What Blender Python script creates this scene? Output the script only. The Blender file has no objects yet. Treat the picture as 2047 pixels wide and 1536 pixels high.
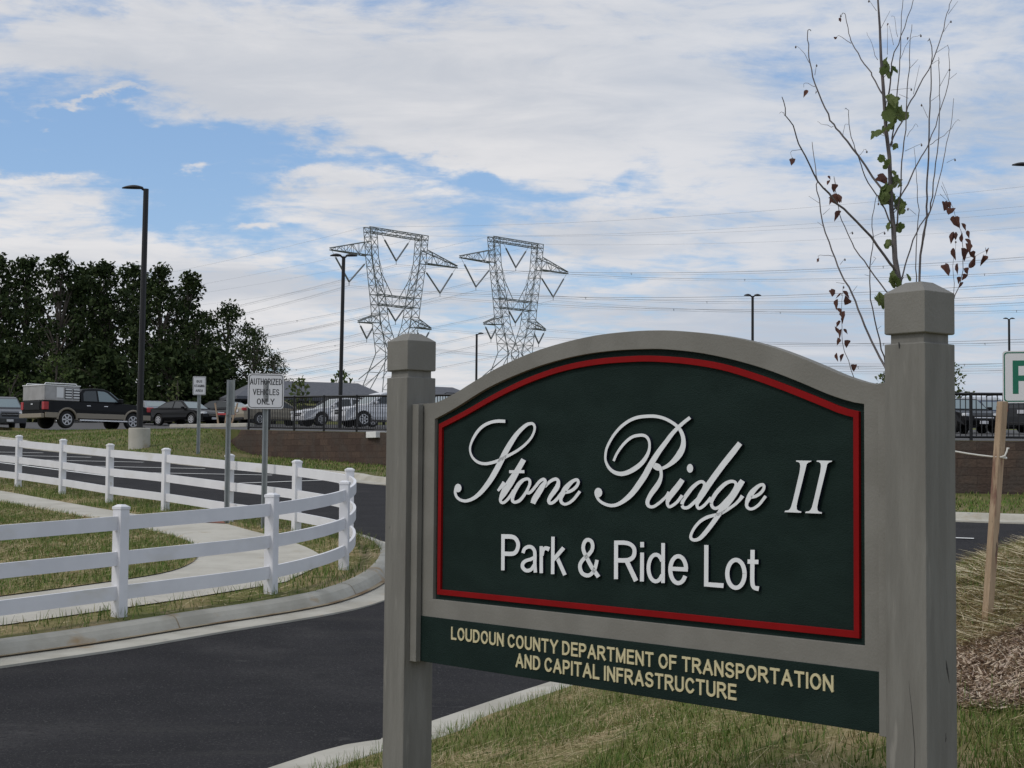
import bpy, bmesh, math, random
import numpy as np
from mathutils import Vector, Matrix
R = math.radians
C = bpy.context.scene.collection
rnd = random.Random(7)
# ------------------------------------------------------------------ camera
CX, CY, F = 1023.5, 768.0, 3282.97           # photograph pixels, solved from the sign's perspective
PITCH, ROLL = 0.0535, 0.0082
cp, sp, cr, sr = math.cos(PITCH), math.sin(PITCH), math.cos(ROLL), math.sin(ROLL)
cam = bpy.data.cameras.new('camera'); camo = bpy.data.objects.new('camera', cam); C.objects.link(camo)
_r = Vector((1, 0, 0)); _u = Vector((0, -sp, cp)); _f = Vector((0, cp, sp))
ax, ay = _r*cr + _u*sr, _u*cr - _r*sr
m = Matrix((ax, ay, -_f)).transposed().to_4x4()
camo.matrix_world = m
cam.sensor_width = 36.0; cam.lens = 36.0*F/2047.0; cam.clip_start = 0.1; cam.clip_end = 6000
bpy.context.scene.camera = camo
sc = bpy.context.scene
sc.view_settings.view_transform = 'Standard'; sc.view_settings.look = 'None'
sc.view_settings.exposure = 0.0; sc.view_settings.gamma = 1.0
try: sc.view_settings.use_curve_mapping = False
except Exception: pass
sc.cycles.max_bounces = 6; sc.cycles.transparent_max_bounces = 8

def ray(px, py):
    dx, dy = px-CX, py-CY
    x = dx*cr + dy*sr; y = -dx*sr + dy*cr
    v = _f + _r*(x/F) + _u*(-y/F)
    return v/v.y
def at(px, py, d): return ray(px, py)*d      # a point d metres ahead of the lens
# ------------------------------------------------------------------ world: sky and clouds
SUN_AZ, SUN_EL = R(-118), R(52)              # azimuth from +Y towards +X
w = bpy.data.worlds.new('World'); sc.world = w; w.use_nodes = True
nt = w.node_tree; N = nt.nodes; L_ = nt.links
bg = N['Background']; SKY_STRENGTH = 0.10
bg.inputs[1].default_value = SKY_STRENGTH
sky = N.new('ShaderNodeTexSky'); sky.sky_type = 'NISHITA'; sky.sun_disc = False
sky.sun_elevation = SUN_EL; sky.sun_rotation = SUN_AZ; sky.air_density = 1.0; sky.dust_density = 0.6; sky.ozone_density = 2.0
class G:
    """small maths helper for shader graphs"""
    def __init__(s, tree): s.t = tree
    def n(s, typ, **kw):
        o = s.t.nodes.new(typ)
        for k, v in kw.items(): setattr(o, k, v)
        return o
    def link(s, a, b): s.t.links.new(a, b)
    def put(s, sock, v):
        if hasattr(v, 'node'): s.link(v, sock)
        else: sock.default_value = v
    def math(s, op, a, b=0.0, c=None, clamp=False):
        o = s.n('ShaderNodeMath', operation=op, use_clamp=clamp); s.put(o.inputs[0], a); s.put(o.inputs[1], b)
        if c is not None: s.put(o.inputs[2], c)
        return o.outputs[0]
    def smooth(s, v, a, b, lo=0.0, hi=1.0):
        o = s.n('ShaderNodeMapRange', interpolation_type='SMOOTHSTEP'); s.put(o.inputs[0], v)
        o.inputs[1].default_value = a; o.inputs[2].default_value = b; o.inputs[3].default_value = lo; o.inputs[4].default_value = hi
        return o.outputs[0]
    def mix(s, f, a, b):
        o = s.n('ShaderNodeMix', data_type='RGBA'); s.put(o.inputs[0], f); s.put(o.inputs[6], a); s.put(o.inputs[7], b)
        return o.outputs[2]
    def noise(s, vec, scale, detail=5.0, rough=.55, dist=0.0):
        o = s.n('ShaderNodeTexNoise'); s.put(o.inputs['Vector'], vec)
        o.inputs['Scale'].default_value = scale; o.inputs['Detail'].default_value = detail
        o.inputs['Roughness'].default_value = rough; o.inputs['Distortion'].default_value = dist
        return o.outputs['Fac']
    def xyz(s, x, y, z=0.0):
        o = s.n('ShaderNodeCombineXYZ'); s.put(o.inputs[0], x); s.put(o.inputs[1], y); s.put(o.inputs[2], z); return o.outputs[0]
g = G(nt)
tc = g.n('ShaderNodeTexCoord'); sep = g.n('ShaderNodeSeparateXYZ'); g.link(tc.outputs['Generated'], sep.inputs[0])
dX, dY, dZ = sep.outputs
az = g.math('ARCTAN2', dX, dY); el = g.math('ARCSINE', dZ)          # radians
azd = g.math('MULTIPLY', az, 57.2958); eld = g.math('MULTIPLY', el, 57.2958)
den = g.math('MAXIMUM', g.math('ADD', dZ, 0.11), 0.02)
qx = g.math('DIVIDE', dX, den); qy = g.math('DIVIDE', dY, den)
q = g.xyz(qx, qy, 0.0)
n_big = g.noise(q, 1.1, 9, .60, .3)
n_mid = g.noise(g.xyz(g.math('MULTIPLY', qx, 1.0), g.math('MULTIPLY', qy, 1.3), 3.7), 3.6, 9, .64, .5)
n_fine = g.noise(g.xyz(qx, g.math('MULTIPLY', qy, 1.2), 5.2), 10.0, 8, .62, .3)
n_soft = g.noise(g.xyz(qx, g.math('MULTIPLY', qy, 2.2), 8.1), .9, 4, .5, .2)
warp1 = g.math('MULTIPLY', g.math('SUBTRACT', g.noise(g.xyz(azd, g.math('MULTIPLY', eld, 1.8), 1.3), .16, 6, .6), .5), 11.0)
warp2 = g.math('MULTIPLY', g.math('SUBTRACT', g.noise(g.xyz(azd, g.math('MULTIPLY', eld, 1.8), 7.9), .16, 6, .6), .5), 6.0)
wa = g.math('ADD', azd, warp1); we = g.math('ADD', eld, warp2)
def pxang(px, py):
    v = ray(px, py).normalized(); return math.degrees(math.atan2(v.x, v.y)), math.degrees(math.asin(v.z))
def blob(px, py, sx, sy, wt):
    a0, e0 = pxang(px, py); ka, ke = F/57.2958/sx, F/57.2958/sy
    da = g.math('MULTIPLY', g.math('SUBTRACT', wa, a0), ka); de = g.math('MULTIPLY', g.math('SUBTRACT', we, e0), ke)
    r2 = g.math('ADD', g.math('MULTIPLY', da, da), g.math('MULTIPLY', de, de))
    return g.math('MULTIPLY', g.math('POWER', 2.71828, g.math('MULTIPLY', r2, -1.0)), wt)
holes = [(60, 180, 170, 55, .55), (110, 280, 210, 60, .85), (330, 330, 230, 70, .85), (480, 300, 170, 40, .5), (420, 420, 210, 55, .85), (640, 350, 110, 40, .55), (600, 490, 150, 28, .6),
         (900, 345, 190, 22, .55), (960, 400, 130, 60, .75), (1150, 385, 120, 22, .6), (930, 480, 120, 40, .5), (60, 30, 110, 30, .35), (660, 540, 120, 26, .45), (210, 40, 60, 25, .3),
         (1160, 560, 160, 36, .45), (1260, 430, 150, 18, .4), (720, 640, 180, 14, .35), (1900, 280, 200, 50, .35), (1750, 330, 160, 25, .35), (1280, 530, 150, 22, .3),
         (2000, 640, 260, 22, .35), (1720, 60, 260, 80, .25), (1950, 560, 180, 18, .35), (620, 720, 160, 14, .3), (1000, 620, 140, 16, .3)]
fills = [(720, 190, 420, 110, .45), (1250, 220, 330, 130, .45), (400, 358, 34, 17, .85), (560, 455, 80, 14, .75), (690, 380, 80, 20, .5), (330, 270, 60, 20, .3), (230, 130, 120, 50, .4),
         (120, 450, 150, 34, .40), (1250, 450, 170, 40, .35), (170, 222, 95, 8, .75), (60, 345, 80, 14, .55), (200, 330, 60, 10, .4), (300, 580, 240, 60, .5)]
hole = None
for b in holes:
    v = blob(*b); hole = v if hole is None else g.math('ADD', hole, v)
fill = None
for b in fills:
    v = blob(*b); fill = v if fill is None else g.math('ADD', fill, v)
cov = g.math('ADD', g.math('ADD', g.math('MULTIPLY', g.math('SUBTRACT', n_big, .5), 1.0), g.math('MULTIPLY', g.math('SUBTRACT', n_mid, .5), 1.7)), .66)
cov = g.math('ADD', cov, g.math('MULTIPLY', g.math('SUBTRACT', n_fine, .5), 1.25))
cov = g.math('ADD', g.math('SUBTRACT', cov, hole), fill)
cloud = g.smooth(cov, -.12, .82)
shade = g.smooth(g.math('ADD', g.math('MULTIPLY', n_soft, .65), g.math('MULTIPLY', n_mid, .35)), .36, .66)
K = 1.0/SKY_STRENGTH
def kc(r, gg, b): return (r*K, gg*K, b*K, 1)
rightness = g.smooth(azd, -2.0, 13.0)
white = g.mix(rightness, kc(.775, .77, .785), kc(.665, .69, .745))
grey = g.mix(rightness, kc(.56, .59, .65), kc(.45, .52, .63))
ccol = g.mix(shade, grey, white)
low = g.smooth(eld, 0.0, 7.0, 1.0, 0.0)
ccol = g.mix(g.math('MULTIPLY', low, .45), ccol, kc(.72, .71, .715))
blue = g.n('ShaderNodeHueSaturation'); g.link(sky.outputs[0], blue.inputs['Color']); blue.inputs['Saturation'].default_value = 1.3; blue.inputs['Value'].default_value = 1.12
veil = g.mix(g.smooth(eld, 0.0, 14.0, .50, .38), blue.outputs[0], kc(.45, .61, .92))
# a thin broken haze sheet over the whole blue part
final = g.mix(cloud, veil, ccol)
g.link(final, bg.inputs[0])
# ------------------------------------------------------------------ sun behind thin cloud
sl = bpy.data.lights.new('sun', 'SUN'); sl.energy = 1.3; sl.angle = R(14); sl.color = (1.0, .95, .88)
so = bpy.data.objects.new('sun', sl); C.objects.link(so)
sd = Vector((math.sin(SUN_AZ)*math.cos(SUN_EL), math.cos(SUN_AZ)*math.cos(SUN_EL), math.sin(SUN_EL)))
so.rotation_euler = sd.to_track_quat('Z', 'Y').to_euler(); so.location = sd*50
# ------------------------------------------------------------------ object helpers
def tag(o, label=None, cat=None, group=None, kind=None):
    if label: o['label'] = label
    if cat: o['category'] = cat
    if group: o['group'] = group
    if kind: o['kind'] = kind
    return o
def empty(name, loc=(0, 0, 0), rz=0.0):
    o = bpy.data.objects.new(name, None); C.objects.link(o); o.location = loc; o.rotation_euler = (0, 0, rz); o.empty_display_size = .2
    return o
class MB:
    """collects shapes, then links them as one mesh object"""
    def __init__(s): s.v = []; s.f = []; s.uv = None
    def add(s, vs, fs):
        o = len(s.v); s.v += [tuple(x) for x in vs]; s.f += [tuple(i+o for i in f) for f in fs]; return s
    def box(s, c, d, rz=0.0, taper=1.0):
        x, y, z = d[0]/2, d[1]/2, d[2]/2; ca, sa = math.cos(rz), math.sin(rz); vs = []
        for k, t in ((-1, 1.0), (1, taper)):
            for a, b in ((-1, -1), (1, -1), (1, 1), (-1, 1)):
                X, Y = a*x*t, b*y*t; vs.append((c[0]+X*ca-Y*sa, c[1]+X*sa+Y*ca, c[2]+k*z))
        return s.add(vs, [(3, 2, 1, 0), (4, 5, 6, 7), (0, 1, 5, 4), (1, 2, 6, 5), (2, 3, 7, 6), (3, 0, 4, 7)])
    def prism(s, pts, d):               # pts: planar loop of Vectors, d: Vector
        n = len(pts); vs = [Vector(p) for p in pts] + [Vector(p)+Vector(d) for p in pts]
        return s.add(vs, [tuple(range(n-1, -1, -1)), tuple(range(n, 2*n))] + [(i, (i+1) % n, n+(i+1) % n, n+i) for i in range(n)])
    def bar(s, a, b, r, r2=None, n=4):
        a, b = Vector(a), Vector(b); d = b-a
        if d.length < 1e-6: return s
        r2 = r if r2 is None else r2
        z = d.normalized(); x = z.orthogonal().normalized(); y = z.cross(x); vs = []
        for p, q_ in ((a, r), (b, r2)):
            for k in range(n):
                t = 2*math.pi*(k+.5)/n; vs.append(p + x*(q_*math.cos(t)) + y*(q_*math.sin(t)))
        return s.add(vs, [tuple(range(n-1, -1, -1)), tuple(range(n, 2*n))] + [(k, (k+1) % n, n+(k+1) % n, n+k) for k in range(n)])
    def tube(s, pts, rs, n=6, cap=True):
        pts = [Vector(p) for p in pts]
        if not hasattr(rs, '__len__'): rs = [rs]*len(pts)
        vs = []; fs = []; x = None
        for i, p in enumerate(pts):
            d = (pts[min(i+1, len(pts)-1)] - pts[max(i-1, 0)])
            d = d.normalized() if d.length > 1e-9 else Vector((0, 0, 1))
            x = d.orthogonal().normalized() if x is None else (x - d*x.dot(d)).normalized()
            y = d.cross(x)
            for k in range(n):
                t = 2*math.pi*k/n; vs.append(p + x*(rs[i]*math.cos(t)) + y*(rs[i]*math.sin(t)))
        for i in range(len(pts)-1):
            for k in range(n): fs.append((i*n+k, i*n+(k+1) % n, (i+1)*n+(k+1) % n, (i+1)*n+k))
        if cap: fs += [tuple(range(n-1, -1, -1)), tuple(range((len(pts)-1)*n, len(pts)*n))]
        return s.add(vs, fs)
    def lathe(s, c, prof, n=24, axis='z'):
        vs = []; fs = []; k = len(prof)
        for i in range(n):
            t = 2*math.pi*i/n
            for r_, h in prof:
                if axis == 'z': vs.append((c[0]+r_*math.cos(t), c[1]+r_*math.sin(t), c[2]+h))
                else: vs.append((c[0]+r_*math.cos(t), c[1]+h, c[2]+r_*math.sin(t)))
        for i in range(n):
            for j in range(k-1):
                a, b = i*k+j, ((i+1) % n)*k+j; fs.append((a, b, b+1, a+1))
        return s.add(vs, fs)
    def build(s, name, mt, parent=None, smooth=False, bevel=0.0, recalc=True):
        me = bpy.data.meshes.new(name); me.from_pydata(s.v, [], s.f)
        if recalc:
            bm = bmesh.new(); bm.from_mesh(me); bmesh.ops.recalc_face_normals(bm, faces=bm.faces); bm.to_mesh(me); bm.free()
        me.materials.append(mt)
        if smooth: me.polygons.foreach_set('use_smooth', [True]*len(me.polygons))
        o = bpy.data.objects.new(name, me); C.objects.link(o)
        if parent is not None: o.parent = parent
        if bevel:
            b = o.modifiers.new('bevel', 'BEVEL'); b.width = bevel; b.segments = 2; b.limit_method = 'ANGLE'; b.angle_limit = R(40)
        return o
def copy_tree(o, parent=None):
    c = o.copy(); C.objects.link(c)
    if parent is not None: c.parent = parent
    for ch in [x for x in bpy.data.objects if x.parent == o]: copy_tree(ch, c)
    return c
# ------------------------------------------------------------------ materials
def mat(name, col, rough=.6, col2=None, scale=8.0, stretch=(1, 1, 1), bump=0.0, bscale=None, spec=.5, metal=0.0, detail=5, lo=.35, hi=.65,
        spots=None, island=None, coat=0.0):
    m_ = bpy.data.materials.new(name); m_.use_nodes = True; t = m_.node_tree; gg = G(t); b = t.nodes['Principled BSDF']
    b.inputs['Roughness'].default_value = rough; b.inputs['Metallic'].default_value = metal
    b.inputs['Specular IOR Level'].default_value = spec; b.inputs['Coat Weight'].default_value = coat
    c = (*col, 1); tc_ = gg.n('ShaderNodeTexCoord'); mp = gg.n('ShaderNodeMapping'); gg.link(tc_.outputs['Object'], mp.inputs[0])
    mp.inputs['Scale'].default_value = stretch; v = mp.outputs[0]; out = None
    if col2 is not None:
        f = gg.smooth(gg.noise(v, scale, detail), lo, hi); out = gg.mix(f, c, (*col2, 1))
    if island is not None:
        ge = gg.n('ShaderNodeNewGeometry'); f = ge.outputs['Random Per Island']
        rp = gg.n('ShaderNodeValToRGB'); gg.link(f, rp.inputs[0]); el_ = rp.color_ramp.elements
        for i, cc in enumerate(island):
            e = el_[i] if i < 2 else el_.new(1.0)
            e.position = i/(len(island)-1); e.color = (*cc, 1)
        out = rp.outputs[0]
    for sp_ in (spots or []):           # (colour, scale, stretch, lo, hi)
        mp2 = gg.n('ShaderNodeMapping'); gg.link(tc_.outputs['Object'], mp2.inputs[0]); mp2.inputs['Scale'].default_value = sp_[2]
        mp2.inputs['Location'].default_value = (3.1, 1.7, 5.2)
        f = gg.smooth(gg.noise(mp2.outputs[0], sp_[1], 4), sp_[3], sp_[4]); out = gg.mix(f, out if out is not None else c, (*sp_[0], 1))
    if out is None: b.inputs['Base Color'].default_value = c
    else: gg.link(out, b.inputs['Base Color'])
    if bump:
        bn = gg.n('ShaderNodeBump'); bn.inputs['Strength'].default_value = bump; bn.inputs['Distance'].default_value = .01
        gg.link(gg.noise(v, bscale or scale*6, 6), bn.inputs['Height']); gg.link(bn.outputs[0], b.inputs['Normal'])
    return m_
M = {}
M['asphalt'] = mat('asphalt', (.019, .0185, .0205), .9, (.027, .026, .028), 1.2, bump=.5, bscale=90, spec=.12,
                   spots=[((.052, .050, .050), .55, (1, 1, 1), .55, .80), ((.075, .073, .071), 2.6, (.6, 1.6, 1), .64, .84), ((.017, .017, .018), .8, (1, 1, 1), .55, .8), ((.062, .061, .060), 55, (1, 1, 1), .56, .66), ((.040, .039, .038), 1.5, (.3, 1.6, 1), .50, .85), ((.02, .02, .022), 30, (1, 1, 1), .52, .66)])
M['lot'] = mat('lot_asphalt', (.060, .058, .058), .9, (.075, .072, .070), .6, bump=.2, bscale=60)
M['concrete'] = mat('concrete', (.40, .38, .325), .85, (.48, .46, .40), 1.6, bump=.25, bscale=60,
                    spots=[((.36, .31, .22), 2.2, (1, 1, 1), .62, .80), ((.33, .32, .30), 14, (1, 1, 1), .62, .75)])
M['kerbconc'] = mat('kerb_concrete', (.36, .34, .285), .9, (.46, .44, .38), 2.0, bump=.4, bscale=50,
                    spots=[((.35, .25, .14), 1.7, (1, 1, 2), .60, .76), ((.27, .27, .26), 3.1, (1, 1, 1), .66, .76)])
M['dirt'] = mat('gutter_dirt', (.20, .14, .085), .95, (.33, .28, .20), 3.0, spec=.1)
M['soil'] = mat('lawn_ground', (.125, .135, .042), .95, (.29, .23, .125), 1.1, bump=.9, bscale=26, spec=.1,
                spots=[((.055, .070, .022), 3.5, (1, 1, 1), .55, .72), ((.26, .20, .115), 5.5, (1, 1, 1), .60, .75)])
M['bank'] = mat('bank_ground', (.105, .112, .038), .95, (.19, .155, .080), .45, bump=.8, bscale=10, spec=.1,
                spots=[((.075, .095, .030), 1.8, (1, 1, 1), .50, .70), ((.24, .18, .11), 1.1, (1, 1, 1), .62, .78)])
M['field'] = mat('field', (.10, .12, .045), .95, (.15, .15, .06), .05, spec=.1)
M['white'] = mat('white_paint', (.78, .78, .76), .6, (.70, .70, .68), 9)
M['vinyl'] = mat('white_vinyl', (.76, .76, .78), .42, (.71, .71, .73), 2.5, spec=.4, spots=[((.60, .575, .50), 1.3, (1, 1, 2), .56, .84), ((.52, .48, .40), 5, (1, 1, .6), .68, .80)])
WOODST = (7, 7, .9)
M['post'] = mat('grey_painted_timber', (.160, .155, .140), .78, (.190, .185, .168), 3.0, WOODST, bump=.35, bscale=12, spec=.3,
                spots=[((.115, .108, .094), 2.0, (6, 6, .6), .56, .80), ((.235, .226, .204), 3.0, (9, 9, 1.2), .60, .74), ((.05, .045, .042), 9, (3.0, 3.0, 1.0), .725, .75)])
M['frame'] = mat('grey_painted_board', (.175, .169, .152), .75, (.200, .194, .176), 6.0, (1, 1, 1), bump=.14, bscale=110, spec=.3)
M['green'] = mat('green_painted_board', (.0075, .0175, .0150), .7, (.0105, .0225, .0195), 5.0, (1, 1, 2), bump=.35, bscale=150, spec=.12)
M['red'] = mat('red_paint', (.20, .003, .004), .6, (.225, .004, .005), 8.0, spec=.12)
M['letter'] = mat('white_letter_paint', (.76, .78, .81), .5, (.71, .73, .75), 9.0)
M['letterside'] = mat('letter_side_shade', (.012, .016, .028), .7, spec=.1)  # shade on the letter edges, put into a dark side colour
M['cream'] = mat('cream_letter_paint', (.56, .50, .30), .6)
M['black'] = mat('black_metal', (.008, .008, .009), .45, spec=.4)
M['fixture'] = mat('dark_fixture', (.014, .013, .014), .5)
M['galv'] = mat('galvanised_steel', (.23, .25, .25), .55, (.29, .31, .31), 12, (1, 1, .4), metal=.35)
M['pylon'] = mat('lattice_steel', (.17, .185, .185), .6, metal=.25)
M['insul'] = mat('insulator', (.17, .18, .19), .5)
M['wire'] = mat('conductor', (.22, .23, .25), .5, metal=.3)
M['signwhite'] = mat('sign_white', (.66, .66, .67), .5)
M['signblack'] = mat('sign_black', (.015, .015, .016), .5)
M['signgreen'] = mat('sign_green', (.0, .13, .075), .5)
M['stake'] = mat('stake_wood', (.34, .245, .16), .85, (.43, .32, .215), 5, (9, 9, .9), bump=.4, bscale=12,
                 spots=[((.19, .10, .07), 2.2, (7, 7, 1.4), .56, .68), ((.05, .035, .035), 2.6, (12, 12, 1.6), .66, .70)])
M['rope'] = mat('rope', (.66, .65, .60), .8)
M['bark'] = mat('sapling_bark', (.095, .085, .090), .85, (.155, .135, .130), 24, (1, 1, .4))
M['trunk'] = mat('tree_bark', (.06, .05, .04), .9, (.10, .085, .07), 3, (3, 3, .5))
M['hay'] = mat('hay', (.5, .4, .25), .85, island=[(.50, .42, .28), (.62, .53, .36), (.72, .64, .46), (.42, .35, .22), (.34, .36, .17)], spec=.1)
M['strawbed'] = mat('straw_bed', (.30, .25, .15), .95, (.15, .16, .06), 5, bump=1.0, bscale=40, spec=.1, spots=[((.42, .36, .24), 9, (1, 2.5, 1), .52, .66)])
M['mulch'] = mat('mulch', (.2, .15, .1), .9, island=[(.18, .12, .09), (.38, .28, .20), (.54, .44, .32), (.44, .33, .26), (.64, .56, .43)])
M['soilmulch'] = mat('mulch_bed', (.20, .15, .11), .95, (.30, .23, .16), 9, bump=1.0, bscale=30)
M['grass'] = mat('grass_blades', (.1, .12, .04), .7, island=[(.050, .110, .018), (.085, .155, .026), (.120, .185, .036), (.18, .205, .06), (.27, .24, .105)], spec=.2)
M['straw'] = mat('dry_straw', (.3, .25, .14), .8, island=[(.27, .20, .115), (.41, .325, .185), (.54, .46, .28), (.32, .245, .14)], spec=.2)
def leafmat(name, cols, trans=.25):
    m_ = mat(name, cols[0], .6, island=cols, spec=.08); t = m_.node_tree; b = t.nodes['Principled BSDF']
    tr = t.nodes.new('ShaderNodeBsdfTranslucent'); mx = t.nodes.new('ShaderNodeMixShader'); mx.inputs[0].default_value = trans
    t.links.new(b.inputs['Base Color'].links[0].from_socket, tr.inputs[0]); t.links.new(b.outputs[0], mx.inputs[1]); t.links.new(tr.outputs[0], mx.inputs[2])
    t.links.new(mx.outputs[0], t.nodes['Material Output'].inputs[0]); return m_
M['dark_leaf'] = leafmat('oak_leaf', [(.015, .026, .010), (.029, .045, .016), (.060, .082, .030)], .15)
M['mid_leaf'] = leafmat('young_leaf', [(.045, .070, .020), (.065, .095, .028), (.085, .110, .035)], .2)
M['pale_leaf'] = leafmat('pale_leaf', [(.08, .11, .04), (.12, .15, .055), (.15, .17, .075)], .3)
M['sap_leaf'] = leafmat('sapling_leaf', [(.11, .155, .05), (.155, .20, .075), (.20, .24, .10)], .42)
M['dead_leaf'] = leafmat('dead_leaf', [(.12, .060, .050), (.18, .090, .068), (.10, .050, .045)], .3)
M['roof'] = mat('dark_shingle_roof', (.085, .090, .105), .8, (.105, .110, .125), 6, (1, 1, 1))
M['tyre'] = mat('tyre', (.012, .012, .012), .8)
M['rim'] = mat('alloy_rim', (.55, .55, .56), .3, metal=.7)
M['glass'] = mat('dark_car_glass', (.020, .026, .028), .08, spec=.8)
M['glasspale'] = mat('painted_reflection_glass', (.16, .21, .22), .06, spec=1.0)  # pale base colour imitates sky mirrored in the panes
M['chrome'] = mat('chrome', (.7, .7, .72), .2, metal=.9)
M['lamp_red'] = mat('red_lens', (.38, .02, .025), .25)
M['lamp_clear'] = mat('clear_lens', (.62, .64, .66), .15)
M['plate'] = mat('licence_plate', (.6, .6, .62), .5)
M['trimblack'] = mat('black_trim', (.012, .012, .013), .6)
M['tan'] = mat('tan_cladding', (.25, .215, .165), .45)
M['alu'] = mat('aluminium_box', (.42, .41, .40), .45, (.36, .35, .34), 3, metal=.4)
M['alulight'] = mat('bright_aluminium', (.72, .72, .71), .4, metal=.3)
M['louvre'] = mat('louvre_shadow', (.06, .06, .065), .7)
M['tactile'] = mat('tactile_paving', (.24, .09, .055), .8)
M['tape'] = mat('red_ribbon', (.45, .05, .05), .6)
PAINT = {}
def paint(name, c):
    if name not in PAINT: PAINT[name] = mat(name+'_car_paint', c, .34, spec=.2, coat=.05)
    return PAINT[name]
# ------------------------------------------------------------------ terrain (heights are relative to the lens)
def zr(d):                               # road and bus-lane level
    return -1.58 + .0545*(min(d, 95.0)-17.5) + .028*max(0, d-95)
def zl(d):                               # car-park level
    return .80 + .031*(min(d, 135.0)-39) + .012*max(0, d-135)
def hit(px, py, zf, lo=2.0, hi=400.0):   # first point of the sight line on a height field zf(X, Y)
    v = ray(px, py); d = lo
    while d < hi:
        if v.z*d <= zf(v.x*d, d):
            a, b = d-.25, d
            for _ in range(18):
                c = (a+b)/2
                if v.z*c <= zf(v.x*c, c): b = c
                else: a = c
            return v*b
        d += .25
    return v*hi
ROAD = lambda X, Y: zr(Y)
def dseg(p, a, b):
    ax_, ay_ = a; bx, by = b; dx, dy = bx-ax_, by-ay_; t = ((p[0]-ax_)*dx+(p[1]-ay_)*dy)/(dx*dx+dy*dy); t = max(0, min(1, t))
    return math.hypot(p[0]-ax_-t*dx, p[1]-ay_-t*dy)
def dpoly(p, pl): return min(dseg(p, pl[i], pl[i+1]) for i in range(len(pl)-1))
def spline(pts, n=8, closed=False):
    P = [Vector(p) for p in pts]; out = []; k = len(P); rng_ = range(k if closed else k-1)
    for i in rng_:
        if closed: p0, p1, p2, p3 = P[i-1], P[i], P[(i+1) % k], P[(i+2) % k]
        else: p0, p1, p2, p3 = P[max(i-1, 0)], P[i], P[i+1], P[min(i+2, k-1)]
        for j in range(n):
            t = j/n; out.append(.5*((2*p1) + (p2-p0)*t + (2*p0-5*p1+4*p2-p3)*t*t + (3*p1-p0-3*p2+p3)*t**3))
    if not closed: out.append(P[-1])
    return out
def inside(p, poly):
    x, y = p; c = False; j = len(poly)-1
    for i in range(len(poly)):
        xi, yi = poly[i]; xj, yj = poly[j]
        if (yi > y) != (yj > y) and x < (xj-xi)*(y-yi)/(yj-yi)+xi: c = not c
        j = i
    return c
def sheet(name, poly, zf, mt, step, off=0.0, parent=None):
    """a polygon (world XY) cut on a grid and laid on the height field"""
    bm = bmesh.new(); vs = [bm.verts.new((x, y, 0)) for x, y in poly]; bm.faces.new(vs)
    bmesh.ops.triangulate(bm, faces=bm.faces[:])
    xs = [p[0] for p in poly]; ys = [p[1] for p in poly]
    for axis, lo, hi in ((0, min(xs), max(xs)), (1, min(ys), max(ys))):
        c = math.floor(lo/step)*step+step
        while c < hi:
            no = (1, 0, 0) if axis == 0 else (0, 1, 0); co = (c, 0, 0) if axis == 0 else (0, c, 0)
            bmesh.ops.bisect_plane(bm, geom=bm.verts[:]+bm.edges[:]+bm.faces[:], plane_co=co, plane_no=no); c += step
    for v in bm.verts: v.co.z = zf(v.co.x, v.co.y)+off
    bmesh.ops.recalc_face_normals(bm, faces=bm.faces)
    for f in bm.faces:
        f.normal_update()
        if f.normal.z < 0: f.normal_flip()
        f.smooth = True
    me = bpy.data.meshes.new(name); bm.to_mesh(me); bm.free(); me.materials.append(mt)
    o = bpy.data.objects.new(name, me); C.objects.link(o); o.parent = parent
    tag(o, kind='structure'); return o
def kerb(name, line, zf, side, closed=False, h=.13, gutter=.42, mt=None, flat=False):
    """kerb and gutter swept along a world XY line at the foot of its face; side=+1: island to the left of the line"""
    prof = [(-gutter-.02, -.12), (-gutter, .006), (-.02, .018), (.005, .03), (.035, h*.55), (.065, h*.82), (.10, h*.95), (.14, h), (.22, h), (.25, h-.12)]
    if flat: prof = [(-gutter-.02, -.12), (-gutter, .008), (-.2, .014), (0, .03), (.12, .034), (.22, -.08)]
    P = [Vector((p[0], p[1])) for p in line]; n = len(P); k = len(prof); vs = []; fs = []
    for i in range(n):
        a = P[i-1] if (closed or i > 0) else P[i]; b = P[(i+1) % n] if (closed or i < n-1) else P[i]
        d = (b-a).normalized(); nn = Vector((-d.y, d.x))*side
        for o_, z_ in prof:
            q_ = P[i]+nn*o_; vs.append((q_.x, q_.y, zf(P[i].x, P[i].y)+z_))
    for i in range(n if closed else n-1):
        for j in range(k-1): fs.append((i*k+j, ((i+1) % n)*k+j, ((i+1) % n)*k+j+1, i*k+j+1))
    mb = MB(); mb.add(vs, fs); o = mb.build(name, mt or M['kerbconc'], recalc=True)
    tag(o, kind='structure'); return o
def xy(pts, zf=ROAD): return [(p.x, p.y) for p in (hit(a, b, zf) for a, b in pts)]
# far kerb of the bus lane / far road
K_px = [(5, 882), (46, 892), (130, 903), (325, 921), (400, 930), (584, 946), (700, 957), (769, 967)]
K_xy = [(-60, 138), (-38, 95)] + xy(K_px) + [(1.5, 36.0), (5.5, 32.8), (9.0, 30.9), (14, 30.2), (30, 31.5), (60, 36)]
K_xy = [(p.x, p.y) for p in spline([(a, b, 0) for a, b in K_xy], 5)]
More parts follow.
